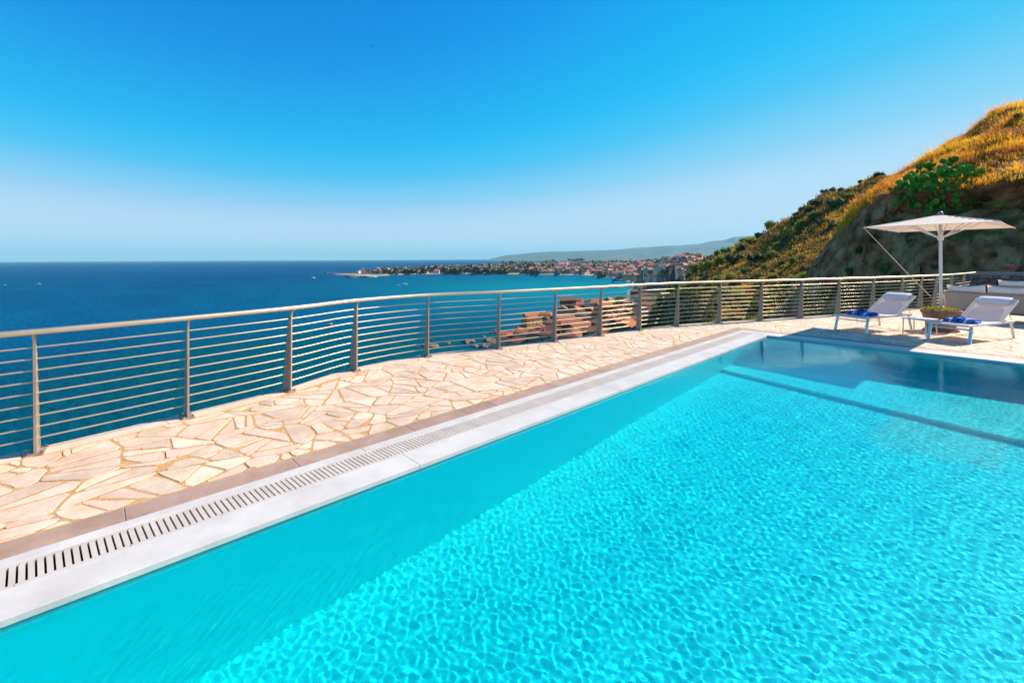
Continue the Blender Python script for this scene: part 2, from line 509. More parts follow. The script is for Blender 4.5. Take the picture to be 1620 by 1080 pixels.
# overflow grate: 0.45 m panels of 13 bars
PL, NB = 0.45, 13
pitch = PL / NB
gx0, gx1 = x0 - COP - GRA + 0.004, x0 - COP - 0.004
gxm = (gx0 + gx1) / 2
slat = MB().box((gx0 + 0.017 - gxm, -0.0125, -0.022), (gx1 - 0.017 - gxm, 0.0125, 0.0)).mesh('slat', M['grate'])
rail_m = MB()
rail_m.box((gx0, 0.002, -0.03), (gx0 + 0.0195, PL - 0.002, 0.001)).box((gx1 - 0.0195, 0.002, -0.03), (gx1, PL - 0.002, 0.001))
rail_mesh = rail_m.mesh('drain_grate', M['grate'])
full_m = MB()
full_m.box((gx0, 0.002, -0.03), (gx0 + 0.0195, PL - 0.002, 0.001)).box((gx1 - 0.0195, 0.002, -0.03), (gx1, PL - 0.002, 0.001))
for k in range(NB):
    full_m.box((gx0 + 0.017 - gxm, -0.0125, -0.022), (gx1 - 0.017 - gxm, 0.0125, 0.0), M=Matrix.Translation((gxm, (k + 0.5) * pitch, 0)) @ Matrix.Rotation(0.07, 4, 'Z'))
full_mesh = full_m.mesh('drain_grate_far', M['grate'])
p = -0.293 - 3 * PL
n = 0
while p + PL < y1 + PL:
    near = 2 <= n < 17
    g = share('drain_grate', rail_mesh if near else full_mesh, pool, (0, p, 0))
    if near:
        for k in range(NB):
            share('slat', slat, g, (gxm, (k + 0.5) * pitch, 0), (0, 0, 0.07))
    if p + PL > y1: g.scale = (1, (y1 - 0.002 - p) / PL, 1)
    p += PL; n += 1

# water with real ripples
ST = 0.0095
nx, ny = int((x1 - x0) / ST) + 1, int((y1 - y0) / ST) + 1
rng = np.random.default_rng(3)
X, Y = np.meshgrid(np.linspace(x0, x1, nx), np.linspace(y0, y1, ny))
Z = np.full_like(X, WATER_Z)
for k in range(90):
    lam = math.exp(rng.uniform(math.log(0.036), math.log(0.10))) if k < 78 else rng.uniform(0.3, 0.7)
    th = rng.uniform(0, 2 * math.pi); ph = rng.uniform(0, 6.283)
    kx, ky = 2 * math.pi / lam * math.cos(th), 2 * math.pi / lam * math.sin(th)
    wob = np.sin(X * rng.uniform(0.5, 2.2) + Y * rng.uniform(0.5, 2.2) + rng.uniform(0, 6.28))
    Z += 0.000205 * lam * np.sin(kx * X + ky * Y + ph + wob * 1.6)
vs = np.stack([X, Y, Z], -1).reshape(-1, 3)
ii = np.arange(nx * ny).reshape(ny, nx)
fs = np.stack([ii[:-1, :-1], ii[:-1, 1:], ii[1:, 1:], ii[1:, :-1]], -1).reshape(-1, 4)
wm = bpy.data.meshes.new('pool_water')
wm.from_pydata(vs.tolist(), [], fs.tolist())
wm.shade_smooth()
m = bpy.data.materials.new('pool_water'); m.use_nodes = True
nt = m.node_tree; nt.nodes.clear()
o = nt.nodes.new('ShaderNodeOutputMaterial'); gl = nt.nodes.new('ShaderNodeBsdfGlass')
gl.inputs['Roughness'].default_value = 0.0; gl.inputs['IOR'].default_value = 1.333
gl.inputs['Color'].default_value = (0.42, 0.795, 0.855, 1)
tcw = nt.nodes.new('ShaderNodeTexCoord'); nw = nt.nodes.new('ShaderNodeTexNoise'); nw.inputs['Scale'].default_value = 26; nw.inputs['Detail'].default_value = 2
bw_ = nt.nodes.new('ShaderNodeBump'); bw_.inputs['Strength'].default_value = 1.0; bw_.inputs['Distance'].default_value = 0.0008
nt.links.new(tcw.outputs['Object'], nw.inputs['Vector']); nt.links.new(nw.outputs['Fac'], bw_.inputs['Height']); nt.links.new(bw_.outputs[0], gl.inputs['Normal'])
nt.links.new(gl.outputs[0], o.inputs[0])
wm.materials.append(m)
water = tag(link(bpy.data.objects.new('pool_water', wm)), kind='structure')
water.cycles.is_caustics_caster = True

# ------------------------------------------------------------------ railing
railing = thing('railing', 'curved stainless steel railing with thin horizontal rods along the terrace edge', 'railing', (0, 0, 0))
TH = 0.009
prof = [(-0.085, 0.012), (0.075, 0.012), (0.088, 0.955), (0.122, 1.030), (0.100, 1.040), (0.058, 0.975), (0.040, 0.93)]
def post_mesh():
    b = MB(); n = len(prof)
    vs = [(TH * s, a, z) for s in (-1, 1) for a, z in prof]
    fs = [tuple(range(n)), tuple(range(2 * n - 1, n - 1, -1))] + [(k, k + n, (k + 1) % n + n, (k + 1) % n) for k in range(n)]
    return b.add(vs, fs).mesh('post', M['post'])
pm = post_mesh()
bpm = MB().box((-0.055, -0.11, 0.0025), (0.055, 0.10, 0.014)).mesh('base_plate', M['post'])
bm_ = MB()
bm_.lathe([(0.011, 0.014), (0.011, 0.026), (0.006, 0.03)], 8)
bolt = bm_.mesh('bolt', M['bolt'])
for i in range(len(FENCE_PTS)):
    k = i * NSEG
    nv = CNORM[k]
    rz = math.atan2(nv.y, nv.x) - math.pi / 2
    rz -= {4: 0.22, 5: 0.12, 3: 0.2}.get(i, 0)
    p = share('post', pm, railing, tuple(CURVE[k]), (0, 0, rz))
    bp = share('base_plate', bpm, p)
    for sx, sy in ((-0.04, -0.09), (0.04, -0.09), (-0.04, 0.08), (0.04, 0.08)):
        share('bolt', bolt, bp, (sx, sy, 0))
hr = MB().tube([off(i, 0.122, 1.052) for i in range(len(CURVE))], 0.0255, 14)
hr.build('handrail', M['steel'], railing, smooth=True)
for q in range(9):
    z = 0.125 + q * 0.0985
    n = 0.0 + 0.060 * z / 0.93
    MB().tube([off(i, n, z) for i in range(len(CURVE))], 0.0068, 8).build('rod', M['steel'], railing, smooth=True)

# ------------------------------------------------------------------ furniture on the terrace
M['white_frame'] = mat('white_frame', (0.66, 0.62, 0.57), (0.70, 0.66, 0.61), 8, 0.4, metal=0.0)
M['alu'] = mat('lounger_frame', (0.58, 0.60, 0.62), (0.66, 0.67, 0.68), 6, 0.28, metal=0.9)
M['sling'] = mat('white_sling', (0.80, 0.77, 0.76), (0.84, 0.81, 0.80), 30, 0.75, bump=0.0006, bscale=500, trans=0.5)
M['pillow'] = mat('pillow_fabric', (0.66, 0.67, 0.74), (0.72, 0.73, 0.80), 20, 0.8, bump=0.001, bscale=120)
M['cushion'] = mat('cushion_fabric', (0.86, 0.72, 0.58), (0.90, 0.78, 0.66), 12, 0.85, bump=0.002, bscale=60)
M['rope'] = mat('rope_weave', (0.36, 0.28, 0.22), (0.52, 0.43, 0.36), 40, 0.85, bump=0.004, bscale=90, stretch=(6, 6, 0.6))
M['sofa_frame'] = mat('sofa_frame', (0.22, 0.22, 0.23), (0.28, 0.28, 0.29), 10, 0.45)
M['wood'] = mat('brown_wood', (0.12, 0.055, 0.03), (0.20, 0.10, 0.055), 14, 0.5, stretch=(1, 1, 8))
M['canvas'] = mat('canopy_canvas', (0.82, 0.73, 0.65), (0.86, 0.77, 0.69), 6, 0.8, trans=0.45)
M['pole'] = mat('white_pole', (0.74, 0.72, 0.72), (0.78, 0.76, 0.76), 10, 0.35)
M['terracotta'] = mat('terracotta', (0.20, 0.11, 0.075), (0.30, 0.17, 0.12), 7, 0.85, bump=0.002, bscale=60)
M['soil'] = mat('soil', (0.05, 0.035, 0.025), (0.09, 0.06, 0.04), 30, 0.95)
M['succulent'] = mat('succulent_leaf', (0.24, 0.26, 0.03), (0.55, 0.40, 0.04), 9, 0.6, trans=0.25)
M['rope_line'] = mat('rope_line', (0.60, 0.56, 0.52), rough=0.8)
m = mat('striped_towel', (0.03, 0.12, 0.42), (0.04, 0.16, 0.50), 5, 0.95, bump=0.003, bscale=150)
nt = m.node_tree
tc = nt.nodes.new('ShaderNodeTexCoord'); wv = nt.nodes.new('ShaderNodeTexWave'); wv.bands_direction = 'X'
wv.inputs['Scale'].default_value = 1.4; wv.inputs['Distortion'].default_value = 0.6
rp = nt.nodes.new('ShaderNodeValToRGB')
rp.color_ramp.interpolation = 'CONSTANT'
rp.color_ramp.elements[0].color = (0.010, 0.05, 0.30, 1)
rp.color_ramp.elements[1].position = 0.18; rp.color_ramp.elements[1].color = (0.015, 0.15, 0.52, 1)
e = rp.color_ramp.elements.new(0.93); e.color = (0.62, 0.66, 0.72, 1)
nt.links.new(tc.outputs['Object'], wv.inputs['Vector']); nt.links.new(wv.outputs['Fac'], rp.inputs[0])
nt.links.new(rp.outputs[0], nt.nodes['Principled BSDF'].inputs['Base Color'])
M['towel'] = m

ROT = -rad(22)
SEAT_Z = 0.335
HINGE = 1.10
BACK_A = rad(30)
BACK_L = 0.80
def grid_patch(b, P, nu, nv, mi=0):
    vs = [P(u / nu, v / nv) for v in range(nv + 1) for u in range(nu + 1)]
    fs = [(v * (nu + 1) + u, v * (nu + 1) + u + 1, (v + 1) * (nu + 1) + u + 1, (v + 1) * (nu + 1) + u) for v in range(nv) for u in range(nu)]
    b.add(vs, fs, mi)
def lounger(loc, label):
    t = thing('sun_lounger', label, 'sun lounger', loc, ROT, 'loungers by the pool')
    W = 0.31
    f = MB()
    for s in (-1, 1):
        f.bar((s * W, -0.06, SEAT_Z), (s * W, 1.62, SEAT_Z), 0.028, 0.042)
    f.bar((-W, -0.05, SEAT_Z), (W, -0.05, SEAT_Z), 0.028, 0.040)
    f.bar((-W, 1.60, SEAT_Z), (W, 1.60, SEAT_Z), 0.028, 0.040)
    f.bar((-W, HINGE, SEAT_Z - 0.02), (W, HINGE, SEAT_Z - 0.02), 0.026, 0.026)
    f.build('frame', M['white_frame'], t, bevel=0.005)
    for s in (-1, 1):
        MB().bar((s * W, 0.055, SEAT_Z - 0.02), (s * (W + 0.005), -0.035, 0.002), 0.050, 0.030, up=(0, 1, 0)).build('leg', M['alu'], t, bevel=0.005)
        MB().bar((s * W, 1.50, SEAT_Z - 0.02), (s * (W + 0.005), 1.60, 0.002), 0.040, 0.030, up=(0, 1, 0)).build('leg', M['white_frame'], t, bevel=0.005)
    MB().bar((-W, 0.03, SEAT_Z - 0.075), (W, 0.03, SEAT_Z - 0.075), 0.02, 0.035).build('crossbar', M['alu'], t, bevel=0.004)
    s = MB()
    grid_patch(s, lambda u, v: ((u - .5) * 2 * (W - 0.005), -0.05 + v * (HINGE + 0.05), SEAT_Z + 0.018 - 0.014 * math.sin(math.pi * u)), 8, 10)
    so = s.build('seat_sling', M['sling'], t, smooth=True)
    so.modifiers.new('solid', 'SOLIDIFY').thickness = 0.006
    ca, sa = math.cos(BACK_A), math.sin(BACK_A)
    s = MB()
    grid_patch(s, lambda u, v: ((u - .5) * 2 * (W - 0.005), HINGE + v * BACK_L * ca + 0.016 * math.sin(math.pi * u) * sa, SEAT_Z + 0.018 + v * BACK_L * sa - 0.016 * math.sin(math.pi * u) * ca), 8, 10)
    bo = s.build('back_sling', M['sling'], t, smooth=True)
    bo.modifiers.new('solid', 'SOLIDIFY').thickness = 0.006
    bf = MB()
    for q in (-1, 1):
        bf.bar((q * W, HINGE, SEAT_Z + 0.012), (q * W, HINGE + BACK_L * ca, SEAT_Z + 0.012 + BACK_L * sa), 0.026, 0.034)
    bf.bar((-W, HINGE + BACK_L * ca, SEAT_Z + 0.012 + BACK_L * sa), (W, HINGE + BACK_L * ca, SEAT_Z + 0.012 + BACK_L * sa), 0.034, 0.026)
    bf.bar((-W * 0.8, HINGE + 0.5 * ca, SEAT_Z + 0.5 * sa - 0.02), (-W * 0.8, HINGE + 0.62, SEAT_Z - 0.01), 0.016, 0.016)
    bf.bar((W * 0.8, HINGE + 0.5 * ca, SEAT_Z + 0.5 * sa - 0.02), (W * 0.8, HINGE + 0.62, SEAT_Z - 0.01), 0.016, 0.016)
    bf.build('back_frame', M['white_frame'], t, bevel=0.004)
    # head pillow: a shallow bolster strapped over the upper edge of the sling
    p = MB()
    L0, L1 = BACK_L - 0.20, BACK_L + 0.015
    def pil(u, v):
        a = 2 * math.pi * v
        ex = 1 - abs(2 * u - 1) ** 6
        l = (L0 + L1) / 2 + (L1 - L0) / 2 * math.cos(a) * (0.92 + 0.08 * ex)
        h = 0.045 + 0.038 * math.sin(a) * (0.35 + 0.65 * ex)
        return ((u - .5) * 2 * (W - 0.055), HINGE + l * ca - h * sa, SEAT_Z + 0.018 + l * sa + h * ca)
    grid_patch(p, pil, 12, 16)
    p.build('head_pillow', M['pillow'], t, smooth=True)
    return t
def lounger_pt(loc, x, y, z):
    c, s = math.cos(ROT), math.sin(ROT)
    return (loc[0] + x * c - y * s, loc[1] + x * s + y * c, z)
L1 = (-1.95, 12.22, 0.0)
L2 = (-0.40, 12.16, 0.0)
lounger(L1, 'white sling sun lounger next to the railing, left of the plant pot')
lounger(L2, 'white sling sun lounger in front of the sofa, right of the plant pot')
def towel(loc, y0, label, seed):
    o = thing('folded_towel', label, 'towel', lounger_pt(loc, 0, y0, SEAT_Z + 0.024), ROT + 0.12, 'towels on the loungers')
    random.seed(seed)
    for k in range(3):
        s = MB()
        ph = random.uniform(0, 6)
        sx, sy = 0.27 - 0.018 * k, 0.20 - 0.03 * k
        def P(u, v, top):
            x, y = (u - .5) * 2 * sx, (v - .5) * 2 * sy
            e = min(u, 1 - u, v, 1 - v)
            z = k * 0.022 + (0.021 + 0.010 * math.sin(9 * x + ph) * math.cos(7 * y + ph)) * (1 if top else 0) * min(1, e * 12 + 0.35)
            return (x + 0.03 * math.sin(5 * y + ph), y + 0.02 * math.sin(8 * x + ph), z)
        grid_patch(s, lambda u, v: P(u, v, True), 14, 10)
        n0 = len(s.v)
        grid_patch(s, lambda u, v: P(u, v, False), 14, 10)
        nu = 15
        loop = [i for i in range(15)] + [r * 15 + 14 for r in range(1, 11)] + [10 * 15 + c for c in range(13, -1, -1)] + [r * 15 for r in range(9, 0, -1)]
        for q in range(len(loop)):
            a, b = loop[q], loop[(q + 1) % len(loop)]
            s.f.append((a, a + n0, b + n0, b)); s.mi.append(0)
        s.build('towel_layer', M['towel'], o, smooth=True)
    # one corner flipped up
    s = MB()
    grid_patch(s, lambda u, v: (-0.12 + 0.22 * u, -0.06 + 0.12 * v, 0.07 + 0.045 * math.sin(math.pi * u) + 0.012 * math.sin(6 * v)), 8, 5)
    fo = s.build('flap', M['towel'], o, smooth=True)
    fo.modifiers.new('solid', 'SOLIDIFY').thickness = 0.012
towel(L1, 0.42, 'crumpled blue striped towel on the lounger next to the railing', 5)
towel(L2, 0.42, 'crumpled blue striped towel on the lounger in front of the sofa', 9)

t = thing('side_table', 'low pale side table with thin legs between the two loungers', 'table', (-0.86, 12.72, 0), ROT)
MB().box((-0.22, -0.22, 0.335), (0.22, 0.22, 0.355)).build('table_top', M['white_frame'], t, bevel=0.004)
for a in (-1, 1):
    for b in (-1, 1):
        MB().bar((a * 0.19, b * 0.19, 0.335), (a * 0.20, b * 0.20, 0.0), 0.018, 0.018).build('leg', M['white_frame'], t)

# plant pot and its plants
POT = (-0.58, 13.78)
t = thing('plant_pot', 'round terracotta pot of yellow green succulents around the parasol pole', 'plant pot', (*POT, 0))
MB().lathe([(0.22, 0.0), (0.225, 0.02), (0.33, 0.40), (0.345, 0.405), (0.35, 0.47), (0.325, 0.472), (0.315, 0.43), (0.0, 0.42)], 32, cap=False).build('pot', M['terracotta'], t, smooth=False)
MB().lathe([(0.0, 0.001), (0.30, 0.001), (0.31, 0.03), (0.285, 0.03), (0.28, 0.012)], 32, cap=False).build('saucer', M['terracotta'], t)
MB().lathe([(0.318, 0.425), (0.2, 0.45), (0.03, 0.455)], 24).build('soil', M['soil'], t)
random.seed(3)
b = MB()
for k in range(900):
    r, a = 0.31 * math.sqrt(random.random()), random.uniform(0, 6.283)
    c = Vector((r * math.cos(a), r * math.sin(a), 0.45))
    h = random.uniform(0.03, 0.10)
    d = Vector((random.gauss(0, .5), random.gauss(0, .5), 1)).normalized() * h
    s = d.cross(Vector((random.random(), random.random(), 0.1))).normalized() * random.uniform(0.008, 0.016)
    b.add([c, c + d * .5 + s, c + d, c + d * .5 - s], [(0, 1, 2, 3)])
tag(b.build('leaves', M['succulent'], t), kind='stuff')

# parasol: 3 x 2 m canopy on a white pole
t = thing('parasol', 'cream rectangular parasol on a white pole standing in the plant pot', 'parasol', (*POT, 0), -rad(5.5))
MB().tube([(0, 0, 0.44), (0, 0, 2.52)], 0.030, 14).build('pole', M['pole'], t, smooth=True)
MB().lathe([(0.045, 2.02), (0.055, 2.04), (0.055, 2.12), (0.04, 2.14)], 14).build('runner', M['pole'], t)
HX, HY, ZR, ZA = 1.02, 1.52, 2.31, 2.60
c = MB()
def can(u, v):
    x, y = (u - .5) * 2, (v - .5) * 2
    r = max(abs(x), abs(y))
    e = 1 - 0.020 * (1 - min(abs(x), abs(y)) / max(r, 1e-6)) * r     # rim drawn in between the corners
    z = ZA + (ZR - ZA) * r ** 1.0 - 0.015 * math.sin(math.pi * r)
    return (x * HX * e, y * HY * e, z)
grid_patch(c, can, 16, 16)
co = c.build('canopy', M['canvas'], t, smooth=False)
co.modifiers.new('solid', 'SOLIDIFY').thickness = 0.006
vb = MB()
for (ax, ay, bx_, by_) in ((-1, -1, 1, -1), (1, -1, 1, 1), (1, 1, -1, 1), (-1, 1, -1, -1)):
    vb.add([(ax * HX, ay * HY, ZR + 0.004), (bx_ * HX, by_ * HY, ZR + 0.004), (bx_ * HX * .998, by_ * HY * .998, ZR - 0.03), (ax * HX * .998, ay * HY * .998, ZR - 0.03)], [])
MB().lathe([(0.05, 2.595), (0.055, 2.62), (0.035, 2.66), (0.0, 2.675)], 14).build('finial', M['sofa_frame'], t, smooth=True)
for k in range(8):
    x, y = [(-1, -1), (0, -1), (1, -1), (1, 0), (1, 1), (0, 1), (-1, 1), (-1, 0)][k]
    e = 1.0 if x and y else 0.97
    a, bb = Vector((x * 0.04, y * 0.04, ZA - 0.03)), Vector((x * HX * e, y * HY * e, ZR - 0.012))
    rb = MB().bar(a, bb, 0.018, 0.022).build('rib', M['pole'], t)
    MB().bar((x * 0.05, y * 0.05, 2.09), a.lerp(bb, 0.52) - Vector((0, 0, 0.012)), 0.014, 0.018).build('strut', M['pole'], rb)
pl = Matrix.Rotation(rad(5.5), 3, 'Z') @ Vector((-1.0 - POT[0] - 0.02, 18.9 - POT[1], 0.42))
MB().tube([(-HX, -HY, ZR), tuple(Vector((-HX, -HY, ZR)).lerp(pl, 0.5) - Vector((0, 0, 0.02))), tuple(pl)], 0.008, 6).build('guy_rope', M['rope_line'], t)

# rope-back sofas with loose cushions
def puffy(b, c, sx, sy, sz, tilt=0.0, seed=0, sag=0.03):
    n = 8
    rnd = random.Random(seed)
    Mx = Matrix.Translation(c) @ Matrix.Rotation(rnd.uniform(-.06, .06), 4, 'Y') @ Matrix.Rotation(tilt, 4, 'X')
    for sgn in (-1, 1):
        def P(u, v):
            x, z = (u - .5) * 2, (v - .5) * 2
            th = (max(0.0, 1 - abs(x) ** 4) * max(0.0, 1 - abs(z) ** 4)) ** 0.45
            pinch = 1 + 0.05 * (abs(x) ** 3) * (abs(z) ** 3)
            return Mx @ Vector((x * sx * pinch, sgn * sy * th, z * sz * pinch - (sag * (1 - x * x) if z > 0 else 0) * max(z, 0)))
        grid_patch(b, P, n, n)
def sofa(loc, rz, label, nseat, seed):
    t = thing('sofa', label, 'sofa', loc, rz, 'sofas by the stone wall')
    Wd = 0.78 * nseat
    MB().box((0, 0, 0.19), (Wd, 0.86, 0.24)).build('base', M['wood'], t, bevel=0.01)
    for x in (0.10, Wd - 0.10):
        for y in (0.08, 0.76):
            MB().lathe([(0.018, 0.0), (0.030, 0.19)], 10, c=(x, y, 0)).build('leg', M['wood'], t)
    bk = MB()
    grid_patch(bk, lambda u, v: (u * Wd, 0.02 - 0.09 * v + 0.05 * math.sin(math.pi * u) * 0, 0.24 + v * 0.46), 4, 4)
    o = bk.build('woven_back', M['rope'], t)
    o.modifiers.new('solid', 'SOLIDIFY').thickness = 0.03
    for s, x in ((-1, 0.0), (1, Wd)):
        ab = MB()
        grid_patch(ab, lambda u, v: (x + s * 0.07 * v, 0.02 - 0.09 * v * (1 - u) + u * 0.80, 0.24 + v * (0.46 - 0.10 * u)), 4, 4)
        o = ab.build('woven_arm', M['rope'], t)
        o.modifiers.new('solid', 'SOLIDIFY').thickness = 0.03
    MB().tube([(-0.07, 0.72, 0.60), (-0.075, -0.04, 0.70), (-0.03, -0.08, 0.705), (Wd + 0.03, -0.08, 0.705), (Wd + 0.075, -0.04, 0.70), (Wd + 0.07, 0.72, 0.60)], 0.017, 8).build('top_rail', M['sofa_frame'], t, smooth=True)
    for k in range(nseat):
        b = MB(); puffy(b, Vector((0.03 + 0.78 * (k + .5) - 0.02, 0.09, 0.65)), 0.372, 0.10, 0.245, rad(9), seed + k)
        b.build('back_cushion', M['cushion'], t, smooth=True)
        b = MB().box((0.78 * k + 0.02, 0.17, 0.245), (0.78 * (k + 1) - 0.02, 0.84, 0.40))
        b.build('seat_cushion', M['cushion'], t, bevel=0.03)
    return t
sofa((-0.62, 17.05, 0), -rad(20), 'woven sofa with pale back cushions seen from behind, nearest the loungers', 4, 1)
sofa((0.42, 21.3, 0), -rad(8), 'pale cushioned sofa in front of the dark stone wall, behind the nearer sofa', 3, 11)

# dark rubble wall closing the terrace
M['lava'] = mat('lava_stone', (0.045, 0.045, 0.05), (0.14, 0.135, 0.14), 9, 0.9, bump=0.02, bscale=18, jitter=0.35)
M['lava_joint'] = mat('wall_joint', (0.05, 0.048, 0.046), (0.09, 0.085, 0.08), 12, 0.95)
M['blue_rail'] = mat('wall_capping', (0.36, 0.40, 0.45), (0.44, 0.48, 0.53), 5, 0.3, metal=0.8)
WL = 9.0
t = thing('stone_wall', 'dark rubble stone wall with a metal capping rail behind the sofas', 'wall', (-0.25, 24.35, 0), rad(10))
MB().box((0.0, 0.0, -0.4), (WL, 0.35, 0.985)).build('wall_core', M['lava_joint'], t)
random.seed(21)
z = 0.0
while z < 0.94:
    h = min(random.uniform(0.14, 0.22), 0.975 - z)
    x = 0.0
    while x < WL:
        w = min(random.uniform(0.14, 0.36), WL - x)
        if w < 0.05: break
        g = 0.012
        b = MB()
        j = lambda s=0.02: random.uniform(-s, s)
        vs = []
        for yy_, s in ((0.02, 0.0), (-0.02, 0.0), (-0.045, 0.025)):
            for a, c_ in ((0, 0), (1, 0), (1, 1), (0, 1)):
                vs.append((x + g + s + a * (w - 2 * g - 2 * s) + j(.012), yy_ + j(.010), z + g + s + c_ * (h - 2 * g - 2 * s) + j(.012)))
        b.add(vs, [(8, 9, 10, 11)] + [(l * 4 + k, l * 4 + (k + 1) % 4, l * 4 + 4 + (k + 1) % 4, l * 4 + 4 + k) for l in (0, 1) for k in range(4)])
        if x < 4.6: b.build('stone', M['lava'], t)
        x += w
    z += h
MB().tube([(-0.06, 0.10, 1.052), (WL, 0.10, 1.045)], 0.026, 10).build('capping_rail', M['blue_rail'], t, smooth=True)

# ------------------------------------------------------------------ coast and hills (terrain around the terrace)
TERR = {
 -1500: [(14, 45), (60, 10), (110, -8), (9000, -9)],
 480: [(14, 50), (60, 20), (110, -8), (9000, -9)],
 505: [(14, 50), (60, 20), (110, -8), (2330, -9), (2380, 1.0), (2430, 1.0), (2480, -8), (9000, -9)],
 545: [(14, 50), (60, 20), (110, -8), (2250, -9), (2330, 1.5), (2450, 2), (2560, -8), (9000, -9)],
 575: [(14, 50), (60, 20), (110, -8), (1900, -9), (2020, 2), (2300, 4), (2650, 4), (2760, -8), (9000, -9)],
 600: [(14, 50), (60, 20), (110, -8), (2060, -9), (2150, 2), (2500, 7), (2950, 7), (3100, -8), (9000, -9)],
 660: [(14, 50), (60, 20), (150, -8), (2240, -9), (2320, 2), (2700, 8), (3400, 8), (3600, -8), (9000, -9)],
 700: [(14, 50), (60, 20), (200, 4), (320, -8), (2320, -9), (2400, 2), (2800, 9), (3600, 9), (3800, -8), (9000, -9)],
 780: [(14, 50), (60, 28), (250, 12), (380, 3), (430, -6), (2330, -9), (2420, 2), (3200, 11), (4400, 11), (4700, -8), (9000, -9)],
 800: [(14, 50), (60, 40), (300, 15), (390, 8), (425, -6), (2230, -9), (2310, 2), (3200, 11), (5500, 12), (6200, -8), (9000, -9)],
 850: [(14, 55), (60, 45), (250, 25), (430, 18), (475, -6), (2160, -9), (2240, 2), (3200, 12), (9000, 20)],
 905: [(14, 55), (60, 45), (250, 28), (350, 30), (480, 30), (545, -6), (2070, -9), (2150, 2), (3200, 14), (9000, 30)],
 950: [(14, 55), (60, 46), (250, 30), (400, 32), (500, 28), (570, -6), (1850, -9), (1920, 2), (3000, 14), (9000, 35)],
 982: [(14, 56), (60, 48), (250, 34), (400, 32), (520, 24), (600, -4), (1040, -6), (1500, -8), (1570, 2), (3000, 16), (9000, 40)],
 995: [(14, 56), (60, 50), (250, 38), (400, 34), (520, 25), (640, 7), (900, 3), (1120, 2), (1180, -4), (1440, -4), (1520, 3), (3000, 20), (9000, 42)],
 1010: [(14, 57), (60, 51), (200, 42), (350, 35), (500, 26), (700, 10), (1500, 10), (3000, 24), (9000, 45)],
 1025: [(14, 58), (60, 53), (200, 46), (350, 39), (500, 28), (700, 16), (1000, 19), (1250, 24), (1700, 24), (3000, 32), (9000, 46)],
 1040: [(14, 58), (60, 55), (150, 53), (350, 44), (500, 30), (700, 22), (1000, 29), (1250, 40), (1700, 38), (3000, 34), (9000, 48)],
 1066: [(14, 58), (30, 59), (60, 61), (100, 63), (230, 63), (330, 57), (450, 40), (700, 36), (1000, 46), (1250, 58), (1700, 60), (3000, 42), (9000, 50)],
 1093: [(14, 62), (30, 65), (60, 67), (150, 69), (260, 71), (400, 52), (700, 50), (1000, 62), (1300, 75), (1700, 78), (9000, 60)],
 1138: [(14, 65), (30, 69), (60, 71), (130, 76), (220, 83), (330, 70), (700, 60), (1300, 84), (9000, 60)],
 1185: [(14, 66), (30, 69), (60, 71), (120, 79), (190, 89), (300, 76), (800, 60), (9000, 60)],
 1240: [(14, 66), (30, 69), (55, 71), (105, 82), (165, 94.6), (260, 80), (800, 60), (9000, 60)],
 1306: [(14, 66), (30, 69), (52, 71), (95, 86), (145, 101.8), (230, 88), (800, 60), (9000, 60)],
 1381: [(14, 66), (30, 69), (50, 71), (85, 86), (130, 103.6), (210, 94), (800, 60), (9000, 60)],
 1450: [(14, 66), (30, 70), (50, 74), (80, 88), (120, 104), (200, 96), (800, 60), (9000, 60)],
 1600: [(14, 66), (30, 70), (50, 76), (80, 90), (110, 103), (190, 96), (800, 60), (9000, 60)],
 2600: [(14, 66), (30, 70), (50, 76), (80, 88), (110, 98), (190, 92), (800, 60), (9000, 60)],
}
TPX = sorted(TERR)
def terr_z(px, d):
    k = max(0, min(len(TPX) - 2, next((i for i in range(len(TPX) - 1) if TPX[i + 1] >= px), len(TPX) - 2)))
    a, b = TPX[k], TPX[k + 1]
    w = min(1, max(0, (px - a) / (b - a)))
    z = []
    for c in (a, b):
        t = TERR[c]
        z.append(float(np.interp(math.log(d), [math.log(q[0]) for q in t], [q[1] for q in t])))
    z = z[0] * (1 - w) + z[1] * w
    x = (px - 810) / 700 * d
    if d > 40 and z > -5:
        s = d / 100
        amp = 0.010 * d if d < 400 else 4.0 * min(1, 400 / d) + 0.6
        amp *= min(1, (z + 5) / 12)
        z += amp * (noise.noise(Vector((x / (14 * s), d / (14 * s), 0.3))) + 0.5 * noise.noise(Vector((x / (5 * s), d / (5 * s), 7.3))))
    return z
cols_ = [-1500, -900, -400, 0, 200, 350, 440] + list(range(480, 1460, 5)) + list(range(1460, 1700, 12)) + [1750, 1850, 2000, 2300, 2600]
rows_ = list(np.exp(np.linspace(math.log(20), math.log(120), 42))) + list(np.exp(np.linspace(math.log(124), math.log(620), 74))) + list(np.exp(np.linspace(math.log(640), math.log(9000), 70)))
vs = []
for d in rows_:
    for px in cols_:
        X_, Y_ = c2w((px - 810) / 700 * d, d)
        vs.append((X_, Y_, SEA + terr_z(px, d)))
nc = len(cols_)
fs = [(r * nc + c, r * nc + c + 1, (r + 1) * nc + c + 1, (r + 1) * nc + c) for r in range(len(rows_) - 1) for c in range(nc - 1)]

